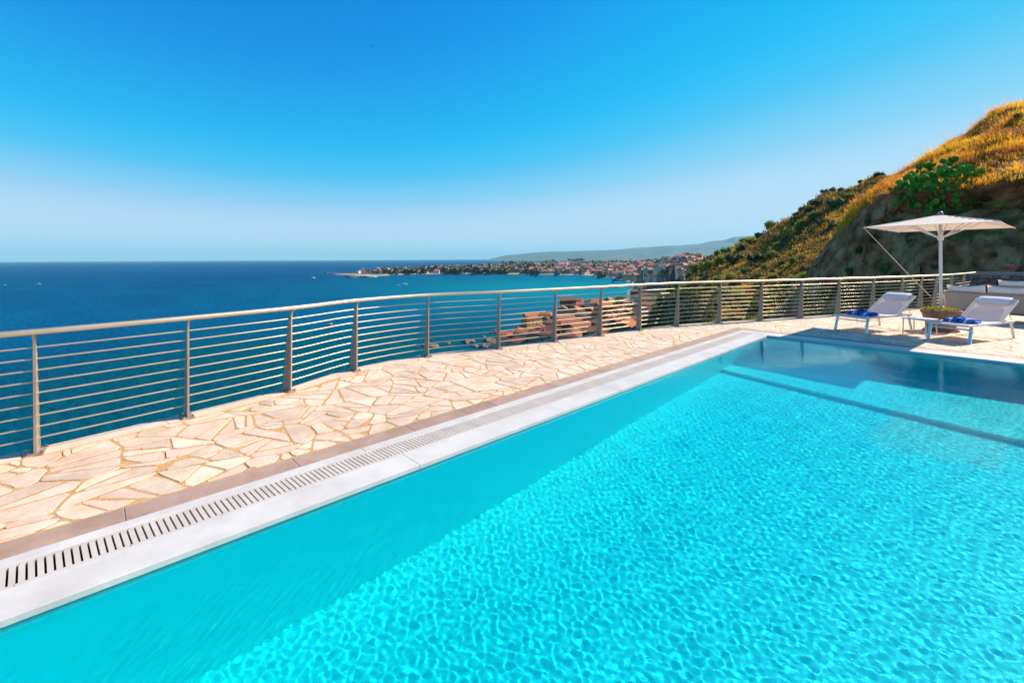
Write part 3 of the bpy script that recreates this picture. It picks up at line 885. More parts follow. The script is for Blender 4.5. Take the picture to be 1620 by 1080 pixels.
def node_terrain():
    m = bpy.data.materials.new('terrain'); m.use_nodes = True
    nt = m.node_tree; N = nt.nodes; L = nt.links
    b = N['Principled BSDF']; b.inputs['Roughness'].default_value = 0.95; b.inputs['Specular IOR Level'].default_value = 0.1
    g = N.new('ShaderNodeNewGeometry')
    def nz(scale, detail=8):
        n = N.new('ShaderNodeTexNoise'); n.inputs['Scale'].default_value = scale; n.inputs['Detail'].default_value = detail
        L.new(g.outputs['Position'], n.inputs['Vector']); return n.outputs['Fac']
    def ramp(src, stops):
        r = N.new('ShaderNodeValToRGB')
        while len(r.color_ramp.elements) < len(stops): r.color_ramp.elements.new(0.5)
        for e, (p, c) in zip(r.color_ramp.elements, stops): e.position = p; e.color = (*c, 1)
        L.new(src, r.inputs[0]); return r.outputs[0]
    def mix(f, a, c):
        x = N.new('ShaderNodeMix'); x.data_type = 'RGBA'
        L.new(f, x.inputs[0]) if not isinstance(f, float) else None
        for s, q in ((6, a), (7, c)):
            if isinstance(q, tuple): x.inputs[s].default_value = (*q, 1)
            else: L.new(q, x.inputs[s])
        return x.outputs[2]
    dry = ramp(nz(0.22), [(0.32, (0.055, 0.030, 0.016)), (0.46, (0.13, 0.075, 0.032)), (0.58, (0.25, 0.15, 0.045)), (0.70, (0.36, 0.23, 0.05))])
    green = ramp(nz(0.5), [(0.35, (0.014, 0.022, 0.008)), (0.65, (0.06, 0.075, 0.016))])
    f = N.new('ShaderNodeMapRange'); f.inputs[1].default_value = 0.50; f.inputs[2].default_value = 0.60
    L.new(nz(0.055), f.inputs[0])
    c = mix(f.outputs[0], dry, green)
    # coastal plain: olive and earth; sand near the water
    sep = N.new('ShaderNodeSeparateXYZ'); L.new(g.outputs['Position'], sep.inputs[0])
    flat = ramp(nz(0.02), [(0.35, (0.03, 0.045, 0.02)), (0.6, (0.09, 0.085, 0.05)), (0.75, (0.22, 0.17, 0.12))])
    h = N.new('ShaderNodeMapRange'); h.inputs[1].default_value = SEA + 42; h.inputs[2].default_value = SEA + 56
    L.new(sep.outputs[2], h.inputs[0])
    c = mix(h.outputs[0], flat, c)
    h2 = N.new('ShaderNodeMapRange'); h2.inputs[1].default_value = SEA + 2.0; h2.inputs[2].default_value = SEA + 4.0
    L.new(sep.outputs[2], h2.inputs[0])
    c = mix(h2.outputs[0], (0.42, 0.34, 0.26), c)
    L.new(c, b.inputs['Base Color'])
    bp = N.new('ShaderNodeBump'); bp.inputs['Strength'].default_value = 1.0; bp.inputs['Distance'].default_value = 0.9
    L.new(nz(0.7, 10), bp.inputs['Height']); L.new(bp.outputs[0], b.inputs['Normal'])
    return m
M['terrain'] = node_terrain()
tmesh = bpy.data.meshes.new('terrain'); tmesh.from_pydata(vs, [], fs); tmesh.materials.append(M['terrain']); tmesh.shade_smooth()
terrain = tag(link(bpy.data.objects.new('terrain', tmesh)), kind='structure')
T_BVH = BVHTree.FromPolygons([Vector(v) for v in vs], fs)

EYEV = Vector((0, 0, EYE))
def view_dir(px, py):
    dx, dy = px - 810, py - 409.35
    c, s = math.cos(0.0043), math.sin(0.0043)
    x, t = (dx * c - dy * s) / 700, -(dx * s + dy * c) / 700
    X_, Y_ = c2w(x, 1.0)
    return Vector((X_, Y_, t)).normalized()
def cast(bvh, px, py, far=1e6):
    loc, nor, idx, dist = bvh.ray_cast(EYEV, view_dir(px, py), far)
    return loc
def ground(bvh, X_, Y_):
    loc, nor, idx, dist = bvh.ray_cast(Vector((X_, Y_, 400)), Vector((0, 0, -1)))
    return loc

# ------------------------------------------------------------------ near hillside behind the terrace (steep earth face, grassy top)
NEAR = [(1215, 500, 42, 508, 41, 36.5, -13), (1245, 470, 42, 480, 40, 35.5, -12), (1275, 433, 41, 442, 38.5, 34, -10.5), (1306, 389, 40.5, 399, 37.5, 33, -9),
        (1335, 355, 40, 366, 36, 32, -8), (1360, 320, 39.5, 334, 34.5, 31, -7), (1400, 290, 39, 306, 32.5, 29.2, -5),
        (1427, 276, 39, 300, 31, 27.8, -3), (1452, 259, 39.5, 300, 30, 26.8, -2), (1477, 242, 40, 302, 29.2, 26, -1), (1504, 225, 40, 302, 28.4, 25.3, -0.5),
        (1538, 206, 40, 299, 27.6, 24.6, 0.0), (1568, 183, 40, 291, 27, 24.1, 0.2), (1596, 169, 39.5, 285, 26.4, 23.6, 0.3),
        (1620, 165, 39, 281, 26, 23.2, 0.4), (1680, 172, 36, 280, 24.8, 22, 0.4), (1760, 195, 33, 285, 23.4, 20.8, 0.4),
        (1900, 230, 30, 300, 21.4, 19, 0.4), (2100, 265, 27, 320, 19.4, 17.2, 0.4), (2400, 300, 24, 340, 17.4, 15.4, 0.4)]
def near_row(px):
    a = [r[0] for r in NEAR]
    return [float(np.interp(px, a, [r[k] for r in NEAR])) for k in range(1, 7)]
npx = list(np.arange(1215, 1640, 3.5)) + list(np.arange(1640, 2400, 16)) + [2400]
prof_t = []
NROW = 74
vs2 = []
for px in npx:
    ry, rd, ly, ld, bd, bz = near_row(px)
    hor = 412.83 - 0.0043 * px
    lz, rz_ = EYE + (hor - ly) / 700 * ld, EYE + (hor - ry) / 700 * rd
    wf = min(1, max(0, (px - 1365) / 90))          # how deep the hollow under the grassy lip is
    P = [(bd - 1.5, bz - 3), (bd, bz), (bd + 0.30 * (ld - bd), bz + 0.45 * (lz - bz)), (ld - 0.8 + 1.5 * wf, lz - 1.15), (ld - 0.1 + 0.5 * wf, lz - 0.45), (ld, lz),
         (ld + 0.45 * (rd - ld), lz + 0.47 * (rz_ - lz)), (rd, rz_), (rd + 3.0, rz_ - 0.6), (rd + 12, rz_ - 5), (rd + 30, rz_ - 18)]
    K = [0, 6, 20, 32, 36, 40, 54, 66, 69, 71, 73]
    for r in range(NROW):
        d = float(np.interp(r, K, [p[0] for p in P])); z = float(np.interp(r, K, [p[1] for p in P]))
        X_, Y_ = c2w((px - 810) / 700 * d, d)
        p = Vector((X_, Y_, z))
        rock = 1 if r < 38 else 0
        q = p * 0.55
        a = noise.fractal(q, 0.75, 2.1, 6) * (0.75 if rock else 0.24)
        a += (abs(noise.noise(p * 0.8 + Vector((9, 2, 4)))) - 0.2) * (1.0 if rock else 0.1)
        if rock: a += 0.35 * (abs(noise.noise(Vector((p.x * 0.5, p.y * 0.5, p.z * 1.6)))) - 0.25) + 0.25 * noise.noise(p * 2.4)
        out = Vector((-SA * -1, CA * -1, 0.25)) if rock else Vector((0, 0, 1))
        vs2.append(p + out * a)
nn = NROW
fs2 = [(c * nn + r, (c + 1) * nn + r, (c + 1) * nn + r + 1, c * nn + r + 1) for c in range(len(npx) - 1) for r in range(nn - 1)]

def node_near():
    m = bpy.data.materials.new('hillside'); m.use_nodes = True
    nt = m.node_tree; N = nt.nodes; L = nt.links
    b = N['Principled BSDF']; b.inputs['Roughness'].default_value = 0.95; b.inputs['Specular IOR Level'].default_value = 0.1
    g = N.new('ShaderNodeNewGeometry')
    def nz(scale, detail=9, st=None):
        n = N.new('ShaderNodeTexNoise'); n.inputs['Scale'].default_value = scale; n.inputs['Detail'].default_value = detail
        n.inputs['Roughness'].default_value = 0.65
        src = g.outputs['Position']
        if st:
            mp = N.new('ShaderNodeMapping'); mp.inputs['Scale'].default_value = st; L.new(src, mp.inputs[0]); src = mp.outputs[0]
        L.new(src, n.inputs['Vector']); return n.outputs['Fac']
    def ramp(src, stops):
        r = N.new('ShaderNodeValToRGB')
        while len(r.color_ramp.elements) < len(stops): r.color_ramp.elements.new(0.5)
        for e, (p, c) in zip(r.color_ramp.elements, stops): e.position = p; e.color = (*c, 1)
        L.new(src, r.inputs[0]); return r.outputs[0]
    rock = ramp(nz(0.8), [(0.30, (0.13, 0.036, 0.010)), (0.42, (0.38, 0.115, 0.040)), (0.55, (0.64, 0.23, 0.09)), (0.70, (0.80, 0.38, 0.18))])
    straw = ramp(nz(1.2), [(0.30, (0.13, 0.05, 0.015)), (0.48, (0.30, 0.12, 0.022)), (0.62, (0.46, 0.21, 0.03)), (0.75, (0.55, 0.30, 0.05))])
    sep = N.new('ShaderNodeSeparateXYZ'); L.new(g.outputs['True Normal'], sep.inputs[0])
    ad = N.new('ShaderNodeMath'); ad.operation = 'ADD'
    ml = N.new('ShaderNodeMath'); ml.operation = 'MULTIPLY_ADD'; ml.inputs[1].default_value = 0.5; ml.inputs[2].default_value = -0.25
    L.new(nz(1.7), ml.inputs[0]); L.new(sep.outputs[2], ad.inputs[0]); L.new(ml.outputs[0], ad.inputs[1])
    f = N.new('ShaderNodeMapRange'); f.inputs[1].default_value = 0.76; f.inputs[2].default_value = 0.88
    L.new(ad.outputs[0], f.inputs[0])
    x = N.new('ShaderNodeMix'); x.data_type = 'RGBA'
    L.new(f.outputs[0], x.inputs[0]); L.new(rock, x.inputs[6]); L.new(straw, x.inputs[7]); L.new(x.outputs[2], b.inputs['Base Color'])
    bp = N.new('ShaderNodeBump'); bp.inputs['Strength'].default_value = 1.0; bp.inputs['Distance'].default_value = 0.34
    L.new(nz(2.6, 12), bp.inputs['Height']); L.new(bp.outputs[0], b.inputs['Normal'])
    return m
M['near'] = node_near()
nm = bpy.data.meshes.new('hillside'); nm.from_pydata(vs2, [], fs2); nm.materials.append(M['near']); nm.shade_smooth()
hillside = tag(link(bpy.data.objects.new('hillside', nm)), kind='structure')
N_BVH = BVHTree.FromPolygons(vs2, fs2)

# ---- dry grass on the near hillside
M['straw_grass'] = mat('dry_grass', (0.34, 0.15, 0.06), (0.95, 0.58, 0.05), 0.34, 0.9, c3=(0.85, 0.35, 0.03), coords='World', trans=0.55, lo=0.36, hi=0.64)
random.seed(12)
gv, gf = [], []
def blade(p, h, w, lean):
    d = Vector((random.gauss(0, lean), random.gauss(0, lean), 1)).normalized()
    s = Vector((random.gauss(0, 1), random.gauss(0, 1), 0)).normalized() * w
    b = len(gv)
    tip = p + d * h + Vector((random.gauss(0, .15), random.gauss(0, .15), -0.12)) * h
    gv.extend([p - s, p + s, p + d * h * 0.55 + s * 0.7, p + d * h * 0.55 - s * 0.7, tip])
    gf.extend([(b, b + 1, b + 2, b + 3), (b + 3, b + 2, b + 4)])
cands = []
for c in range(len(npx) - 1):
    for r in range(38, 70):
        f = fs2[c * (nn - 1) + r]
        A, B, C_, D_ = [vs2[k] for k in f]
        cands.append((A, B, C_, D_, (B - A).cross(D_ - A).length, r))
wts = [c[4] * (1.0 if npx[i // 32] < 1700 else 0.25) for i, c in enumerate(cands)]
for A, B, C_, D_, w_, r in random.choices(cands, weights=wts, k=11500):
    u, v = random.random(), random.random()
    p = A.lerp(B, u).lerp(D_.lerp(C_, u), v)
    cx_, cd_ = w2c(p.x, p.y)
    if 810 + 700 * cx_ / cd_ < 1345 + random.uniform(-30, 10): continue
    dens = noise.noise(p * 0.45 + Vector((3, 1, 5)))
    if dens < -0.28 and random.random() < 0.7: continue
    hh = (0.34 + 0.42 * max(0, dens + 0.3)) * random.uniform(0.7, 1.3)
    if r < 43: hh *= 0.8
    for k in range(random.randint(7, 13)):
        blade(p + Vector((random.gauss(0, .14), random.gauss(0, .14), -0.04)), hh * random.uniform(0.5, 1.25), random.uniform(0.010, 0.021), 0.42)
for k in range(170):                                    # tall dry stalks on the skyline
    px = random.uniform(1400, 1620)
    ry, rd = near_row(px)[:2]
    d = rd - random.uniform(0, 2)
    g = ground(N_BVH, *c2w((px - 810) / 700 * d, d))
    if g: blade(g, random.uniform(0.8, 1.9), 0.011, 0.5)
gm = bpy.data.meshes.new('dry_grass'); gm.from_pydata(gv, [], gf); gm.materials.append(M['straw_grass'])
tag(link(bpy.data.objects.new('dry_grass', gm)), 'dry golden grass covering the top of the near hillside', 'grass', kind='stuff')

# ---- foliage
def ico(sub):
    b = bmesh.new(); bmesh.ops.create_icosphere(b, subdivisions=sub, radius=1)
    v = [x.co.copy() for x in b.verts]; f = [tuple(y.index for y in x.verts) for x in b.faces]
    b.free(); return v, f
ICO1, ICO2 = ico(1), ico(2)
def foliage_mesh(name, seed, n, leaf, m, lobes=8, flat=0.8, core=0.62):
    R = random.Random(seed)
    b = MB()
    L_ = []
    for k in range(lobes):
        a = R.uniform(0, 6.283); rr = R.uniform(0.15, 0.62)
        L_.append((Vector((rr * math.cos(a), rr * math.sin(a), R.uniform(0.25, 1.0) * flat)), R.uniform(0.30, 0.52)))
    L_.append((Vector((0, 0, 0.45 * flat)), 0.6))
    for c, r in L_:
        v, f = ICO1
        b.add([c + q * r * core * (1 + 0.35 * noise.noise(q * 2 + c * 5)) * R.uniform(0.9, 1.1) for q in v], f)
    for k in range(n):
        c, r = R.choice(L_)
        d = Vector((R.gauss(0, 1), R.gauss(0, 1), R.gauss(0.25, 1))).normalized()
        p = c + d * r * R.uniform(0.62, 1.12)
        if p.z < 0.02: continue
        nrm = (d + Vector((R.gauss(0, .6), R.gauss(0, .6), R.gauss(0, .6)))).normalized()
        s = nrm.cross(Vector((R.gauss(0, 1), R.gauss(0, 1), R.gauss(0, 1)))).normalized()
        t = nrm.cross(s)
        l = leaf * R.uniform(0.6, 1.4)
        b.add([p - s * l, p + t * l * 0.55, p + s * l, p - t * l * 0.55], [(0, 1, 2, 3)])
    return b.mesh(name, m)
M['leaf_dark'] = mat('dark_leaves', (0.035, 0.058, 0.012), (0.10, 0.13, 0.02), 3, 0.7, trans=0.2, jitter=0.3)
M['leaf_mid'] = mat('green_leaves', (0.08, 0.12, 0.014), (0.21, 0.23, 0.025), 3, 0.7, trans=0.38, jitter=0.3)
M['leaf_bright'] = mat('bright_leaves', (0.15, 0.20, 0.014), (0.38, 0.36, 0.03), 3, 0.7, trans=0.4, jitter=0.25)
M['leaf_yellow'] = mat('yellow_leaves', (0.30, 0.20, 0.015), (0.52, 0.36, 0.03), 3, 0.8, trans=0.35, jitter=0.2)
M['bark'] = mat('bark', (0.06, 0.04, 0.025), (0.12, 0.08, 0.05), 12, 0.9)
FOL = {k: [foliage_mesh('foliage_' + k, 10 * i + q, 620, 0.075, M['leaf_' + k]) for q in range(3)] for i, k in enumerate(('dark', 'mid', 'bright', 'yellow'))}
FOLN = {k: [foliage_mesh('leaves_' + k, 99 + 10 * i + q, 1900, 0.045, M['leaf_' + k], lobes=11) for q in range(2)] for i, k in enumerate(('dark', 'mid', 'bright', 'yellow'))}
stem = MB()
for a in range(4):
    x, y = math.cos(a * 1.57 + .4), math.sin(a * 1.57 + .4)
    stem.tube([(0.02 * x, 0.02 * y, -0.15), (0.10 * x, 0.10 * y, 0.18), (0.26 * x, 0.26 * y, 0.42)], [0.045, 0.03, 0.012], 5)
STEM = stem.mesh('stem', M['bark'])
NSH = 0
def shrub(p, r, kind, label, group, cat='shrub', name='shrub', near=False, zs=1.0):
    global NSH
    NSH += 1
    t = thing(name, label, cat, tuple(p), random.uniform(0, 6.28), group)
    t.scale = (r, r, r * zs)
    share('crown', random.choice((FOLN if near else FOL)[kind]), t)
    share('trunk' if cat == 'tree' else 'stem', STEM, t)
    return t
def spaced(pts, p, dmin):
    return all((p[0] - q[0]) ** 2 + ((p[1] - q[1]) * 1.3) ** 2 > dmin * dmin for q in pts)

random.seed(31)
# shrubs that stand out on the middle hillside, as seen from the terrace: (px, py of base, diameter in px, kind)
HS = [(1303, 305, 11, 'dark'), (1318, 303, 13, 'mid'), (1331, 301, 12, 'mid'), (1362, 287, 10, 'dark'), (1391, 281, 14, 'dark'),
      (1295, 327, 20, 'dark'), (1319, 330, 24, 'dark'), (1343, 319, 26, 'mid'), (1288, 346, 22, 'mid'), (1278, 339, 17, 'dark'),
      (1262, 350, 15, 'mid'), (1265, 362, 20, 'bright'), (1229, 382, 20, 'mid'), (1257, 376, 17, 'mid'), (1231, 391, 13, 'bright'),
      (1218, 362, 22, 'mid'), (1317, 362, 20, 'dark'), (1300, 356, 15, 'dark'), (1174, 396, 20, 'mid'), (1160, 418, 26, 'dark'),
      (1138, 421, 24, 'bright'), (1121, 427, 22, 'bright'), (1221, 409, 19, 'bright'), (1195, 414, 20, 'dark'), (1257, 418, 18, 'bright'),
      (1238, 420, 14, 'mid'), (1210, 428, 18, 'mid'), (1150, 402, 18, 'mid'), (1136, 406, 16, 'mid'), (1120, 418, 16, 'mid'), (1188, 386, 16, 'mid'),
      (1200, 376, 14, 'dark'), (1275, 428, 16, 'mid'), (1180, 432, 18, 'mid'), (1102, 432, 22, 'bright'), (1092, 440, 18, 'mid')]
def where_hill(px, py, dia, kind):
    size = 'large' if dia >= 20 else ('small' if dia <= 13 else 'medium')
    c = {'dark': 'dark green', 'mid': 'green', 'bright': 'yellow green', 'yellow': 'straw yellow'}[kind]
    ridge_y = float(np.interp(px, [1093, 1138, 1185, 1240, 1306, 1381], [432, 398, 374, 345, 302, 280]))
    v = 'on the hillside skyline' if py - ridge_y < 14 else ('just above the handrail' if py > 408 else ('high on the hillside' if py - ridge_y < 40 else 'halfway down the hillside'))
    h = 'by the spire end' if px < 1130 else ('left of the golden patch' if px < 1215 else ('near the golden patch' if px < 1290 else ('by the shaded earth face' if px < 1345 else 'near the hilltop')))
    return f'{size} {c} shrub {v}, {h}'
used = []
GH = 'shrubs on the hillside beyond the railing'
for px, py, dia, kind in HS:
    p = cast(T_BVH, px, py)
    q = py
    while p is None or math.hypot(p.x, p.y) > 330:
        q += 1.5
        p = cast(T_BVH, px, q)
        if q > py + 30: break
    if p is None: continue
    used.append((px, py))
    dist = math.hypot(p.x, p.y) * math.cos(math.atan((px - 810) / 700))
    shrub(p - Vector((0, 0, 0.2)), dia / 700 * dist * 0.66, kind, where_hill(px, py, dia, kind), GH)
# yellow broom
for px, py, dia in [(1280, 374, 13), (1290, 380, 15), (1298, 384, 13), (1272, 382, 14), (1284, 389, 15), (1270, 368, 10), (1301, 391, 11), (1262, 391, 9),
                    (1184, 400, 12), (1176, 405, 10), (1190, 395, 9), (1310, 349, 12), (1322, 345, 10), (1302, 341, 9), (1336, 303, 8), (1296, 366, 9)]:
    p = cast(T_BVH, px, py)
    if p is None or math.hypot(p.x, p.y) > 330: continue
    dist = math.hypot(p.x, p.y) * math.cos(math.atan((px - 810) / 700))
    used.append((px, py))
    shrub(p - Vector((0, 0, 0.5)), dia / 700 * dist * 0.6, 'yellow', 'low golden yellow bush in the sunlit patch of the middle hillside', 'yellow bushes on the hillside', zs=0.7, name='bush', cat='bush')
POSTS_PX = [1010, 1069, 1140, 1207, 1270, 1328, 1384, 1436]
def where_gully(px, py, dia, kind):
    c = {'dark': 'dark green', 'mid': 'green', 'bright': 'yellow green', 'yellow': 'straw yellow'}[kind]
    n = sum(px > q for q in POSTS_PX)
    bay = ['two bays left of the spire', 'left of the spire', 'just right of the spire', 'two bays right of the spire', 'three bays right of the spire', 'four bays right of the spire', 'at the left lounger foot', 'at the left lounger', 'at the left lounger head'][n]
    return f'{"big" if dia > 21 else "small"} {c} bush behind the {"upper" if py < 476 else "lower"} rods, {bay}'
# filler scrub, denser low down behind the railing
k = 0
for tr in range(4000):
    if k > 260: break
    px = random.uniform(1035, 1400); py = random.uniform(300, 515)
    p = cast(T_BVH, px, py)
    if p is None: continue
    dist = math.hypot(p.x, p.y)
    if dist > 330 or dist < 35: continue
    low = py > 438
    if not spaced(used, (px, py), 8.5 if low else 8): continue
    used.append((px, py))
    dia = random.uniform(9, 16) * (1.7 if low else 0.95)
    dd = dist * math.cos(math.atan((px - 810) / 700))
    kind = random.choices(['dark', 'mid', 'bright', 'yellow'], [3, 4, 3, 0.8] if not low else [3, 4, 4, 0.6])[0]
    shrub(p - Vector((0, 0, 0.3)), dia / 700 * dd * 0.55, kind, where_gully(px, py, dia, kind) if low else where_hill(px, py, dia, kind), 'scrub in the gully' if low else GH, zs=0.9)
    k += 1

# low dry ground cover on the middle hillside
M['cover'] = mat('dry_scrub', (0.10, 0.08, 0.018), (0.72, 0.42, 0.045), 0.12, 0.9, c3=(0.36, 0.19, 0.045), coords='World', trans=0.35, lo=0.36, hi=0.66)
cv, cf = [], []
for tr in range(15000):
    px = random.uniform(1085, 1405); py = random.uniform(275, 515)
    p = cast(T_BVH, px, py)
    if p is None: continue
    dist = math.hypot(p.x, p.y)
    if dist > 300 or dist < 35: continue
    s = dist / 700
    for q in range(7):
        c = p + Vector((random.gauss(0, 1), random.gauss(0, 1), 0)) * s * 2.2
        l = s * random.uniform(0.8, 2.0)
        d = Vector((random.gauss(0, .5), random.gauss(0, .5), 1)).normalized() * l * 1.6
        sd = Vector((random.gauss(0, 1), random.gauss(0, 1), 0)).normalized() * l * 0.45
        b0 = len(cv)
        cv.extend([c - sd - d * .3, c + sd - d * .3, c + d + sd * .5, c + d - sd * .5]); cf.append((b0, b0 + 1, b0 + 2, b0 + 3))
cm = bpy.data.meshes.new('dry_scrub'); cm.from_pydata(cv, [], cf); cm.materials.append(M['cover'])
tag(link(bpy.data.objects.new('dry_scrub', cm)), 'low dry brown and yellow scrub covering the middle hillside', 'scrub', kind='stuff')

# near scrub on the steep face
random.seed(5)
NB_ = [(1402, 428, 26, 'mid'), (1418, 434, 18, 'mid'), (1385, 380, 22, 'dark'), (1362, 398, 18, 'dark'), (1345, 430, 20, 'dark'), (1520, 335, 22, 'mid'), (1500, 340, 18, 'mid'),
       (1545, 325, 18, 'mid'), (1590, 350, 16, 'mid'), (1610, 190, 24, 'mid'), (1595, 210, 14, 'dark'), (1400, 470, 34, 'mid'), (1350, 475, 30, 'dark'), (1310, 470, 30, 'mid'),
       (1280, 480, 26, 'bright'), (1330, 495, 22, 'mid'), (1378, 490, 24, 'dark'), (1425, 480, 24, 'mid'), (1450, 470, 22, 'dark'), (1470, 465, 18, 'dark'), (1535, 318, 20, 'mid'), (1512, 322, 18, 'bright'), (1415, 300, 16, 'mid'), (1560, 312, 14, 'dark'), (1480, 420, 14, 'mid'), (1375, 350, 16, 'dark'), (1440, 380, 14, 'dark'), (1420, 350, 16, 'dark'), (1575, 400, 12, 'dark')]
def where_face(px, py, dia, kind):
    c = {'dark': 'dark green', 'mid': 'green', 'bright': 'yellow green'}[kind]
    h = 'left of the guy rope' if px < 1385 else ('behind the guy rope' if px < 1432 else ('left of the parasol pole' if px < 1484 else ('right of the parasol pole' if px < 1550 else 'at the right picture edge')))
    v = 'in the grass above the earth face' if py < 250 else ('on the earth face above the canopy' if py < 345 else ('on the earth face below the canopy' if py < 440 else 'seen through the rods'))
    return f'{"large" if dia > 19 else "small"} {c} bush {v}, {h}'
for px, py, dia, kind in NB_:
    p = cast(N_BVH, px, py)
    if p is None: continue
    dd = w2c(p.x, p.y)[1]
    up = py < 440
    shrub(p - Vector((0, 0, 0.25)), dia / 700 * dd * 0.6, kind, where_face(px, py, dia, kind), 'bushes on the earth face', near=True)
p = cast(N_BVH, 1583, 330)
if p: shrub(p, 0.55, 'yellow', 'dry straw coloured bush on the shaded rock right of the parasol', None, near=True)

# ---- prickly pear
M['pad'] = mat('cactus_pad', (0.08, 0.24, 0.025), (0.18, 0.40, 0.045), 2.5, 0.75, bump=0.004, bscale=25, jitter=0.3, spec=0.15, trans=0.12)
v, f = ICO2
PAD = MB().add([Vector((q.x * (0.5 - 0.10 * q.z) , q.y * 0.11, 0.5 + q.z * 0.5)) for q in v], f).mesh('pad', M['pad'], smooth=True)
random.seed(44)
base = cast(N_BVH, 1490, 318)
cactus = thing('prickly_pear', 'large dark green prickly pear cactus on the hillside above the parasol', 'cactus', tuple(base))
inv = Matrix.Translation(base).inverted()
npad = 0
def grow(p, d, size, gen):
    global npad
    if npad >= 290: return
    z = d.normalized()
    y = Vector((random.gauss(0, 1), random.gauss(0, 1), 0.2)).normalized()
    x = y.cross(z).normalized(); y = z.cross(x)
    R = Matrix((x, y, z)).transposed().to_4x4()
    o = bpy.data.objects.new('pad', PAD)
    link(o, cactus)
    o.matrix_local = inv @ Matrix.Translation(p) @ R @ Matrix.Diagonal((size, size, size, 1))
    npad += 1
    if gen <= 0: return
    tip = p + z * size * 0.95
    for k in range(random.choice((1, 2, 2, 3))):
        nd = (z + Vector((random.gauss(0, .55), random.gauss(0, .55), random.gauss(0.25, .35)))).normalized()
        q = tip - z * size * random.uniform(0.0, 0.18) + x * size * random.uniform(-0.25, 0.25)
        grow(q, nd, size * random.uniform(0.82, 1.02), gen - 1)
for px, py, s, gen in [(1445, 300, .46, 2), (1432, 322, .45, 1), (1455, 328, .45, 2), (1470, 335, .46, 2), (1490, 322, .48, 3), (1478, 300, .48, 2), (1500, 296, .48, 3), (1462, 292, .46, 2),
                       (1515, 290, .46, 2), (1530, 284, .44, 2), (1440, 310, .45, 2), (1485, 338, .44, 1), (1505, 312, .46, 2), (1450, 276, .44, 1), (1500, 270, .45, 2), (1520, 268, .44, 1), (1470, 275, .45, 2), (1545, 276, .42, 1), (1436, 296, .44, 1), (1462, 312, .46, 2), (1485, 285, .46, 2)]:
    p = cast(N_BVH, px, py)
    if p is None: continue
    for rep in range(2): grow(p + Vector((random.gauss(0, .3), random.gauss(0, .3), -0.08)), Vector((random.gauss(-.1, .35), random.gauss(-.25, .35), 1)), s * 1.08, gen)

# small dark red box in the shade behind the wall
p = cast(N_BVH, 1598, 424) 
M['red_paint'] = mat('red_paint', (0.22, 0.008, 0.010), (0.30, 0.012, 0.014), 9, 0.45)
if p:
    dv = view_dir(1598, 421.5)
    s = 19.6 / math.hypot(dv.x, dv.y) * 1.35
    q = EYEV + dv * s
    t = thing('red_crate', 'small dark red crate in the shade above the stone wall', 'crate', (q.x, q.y, q.z - 0.10), YAW)
    b = MB()
    t.scale = (0.5, 0.5, 0.5)
    b.box((-0.36, -0.2, 0), (0.36, -0.17, 0.2)).box((-0.36, 0.17, 0), (0.36, 0.2, 0.2)).box((-0.36, -0.169, 0), (-0.33, 0.169, 0.2)).box((0.33, -0.169, 0), (0.36, 0.169, 0.2)).box((-0.33, -0.169, 0), (0.33, 0.169, 0.03))
    b.build('crate_body', M['red_paint'], t)
    MB().tube([(-0.33, 0, 0.2), (-0.2, 0, 0.34), (0.2, 0, 0.34), (0.33, 0, 0.2)], 0.02, 6).build('handle', M['sofa_frame'], t)

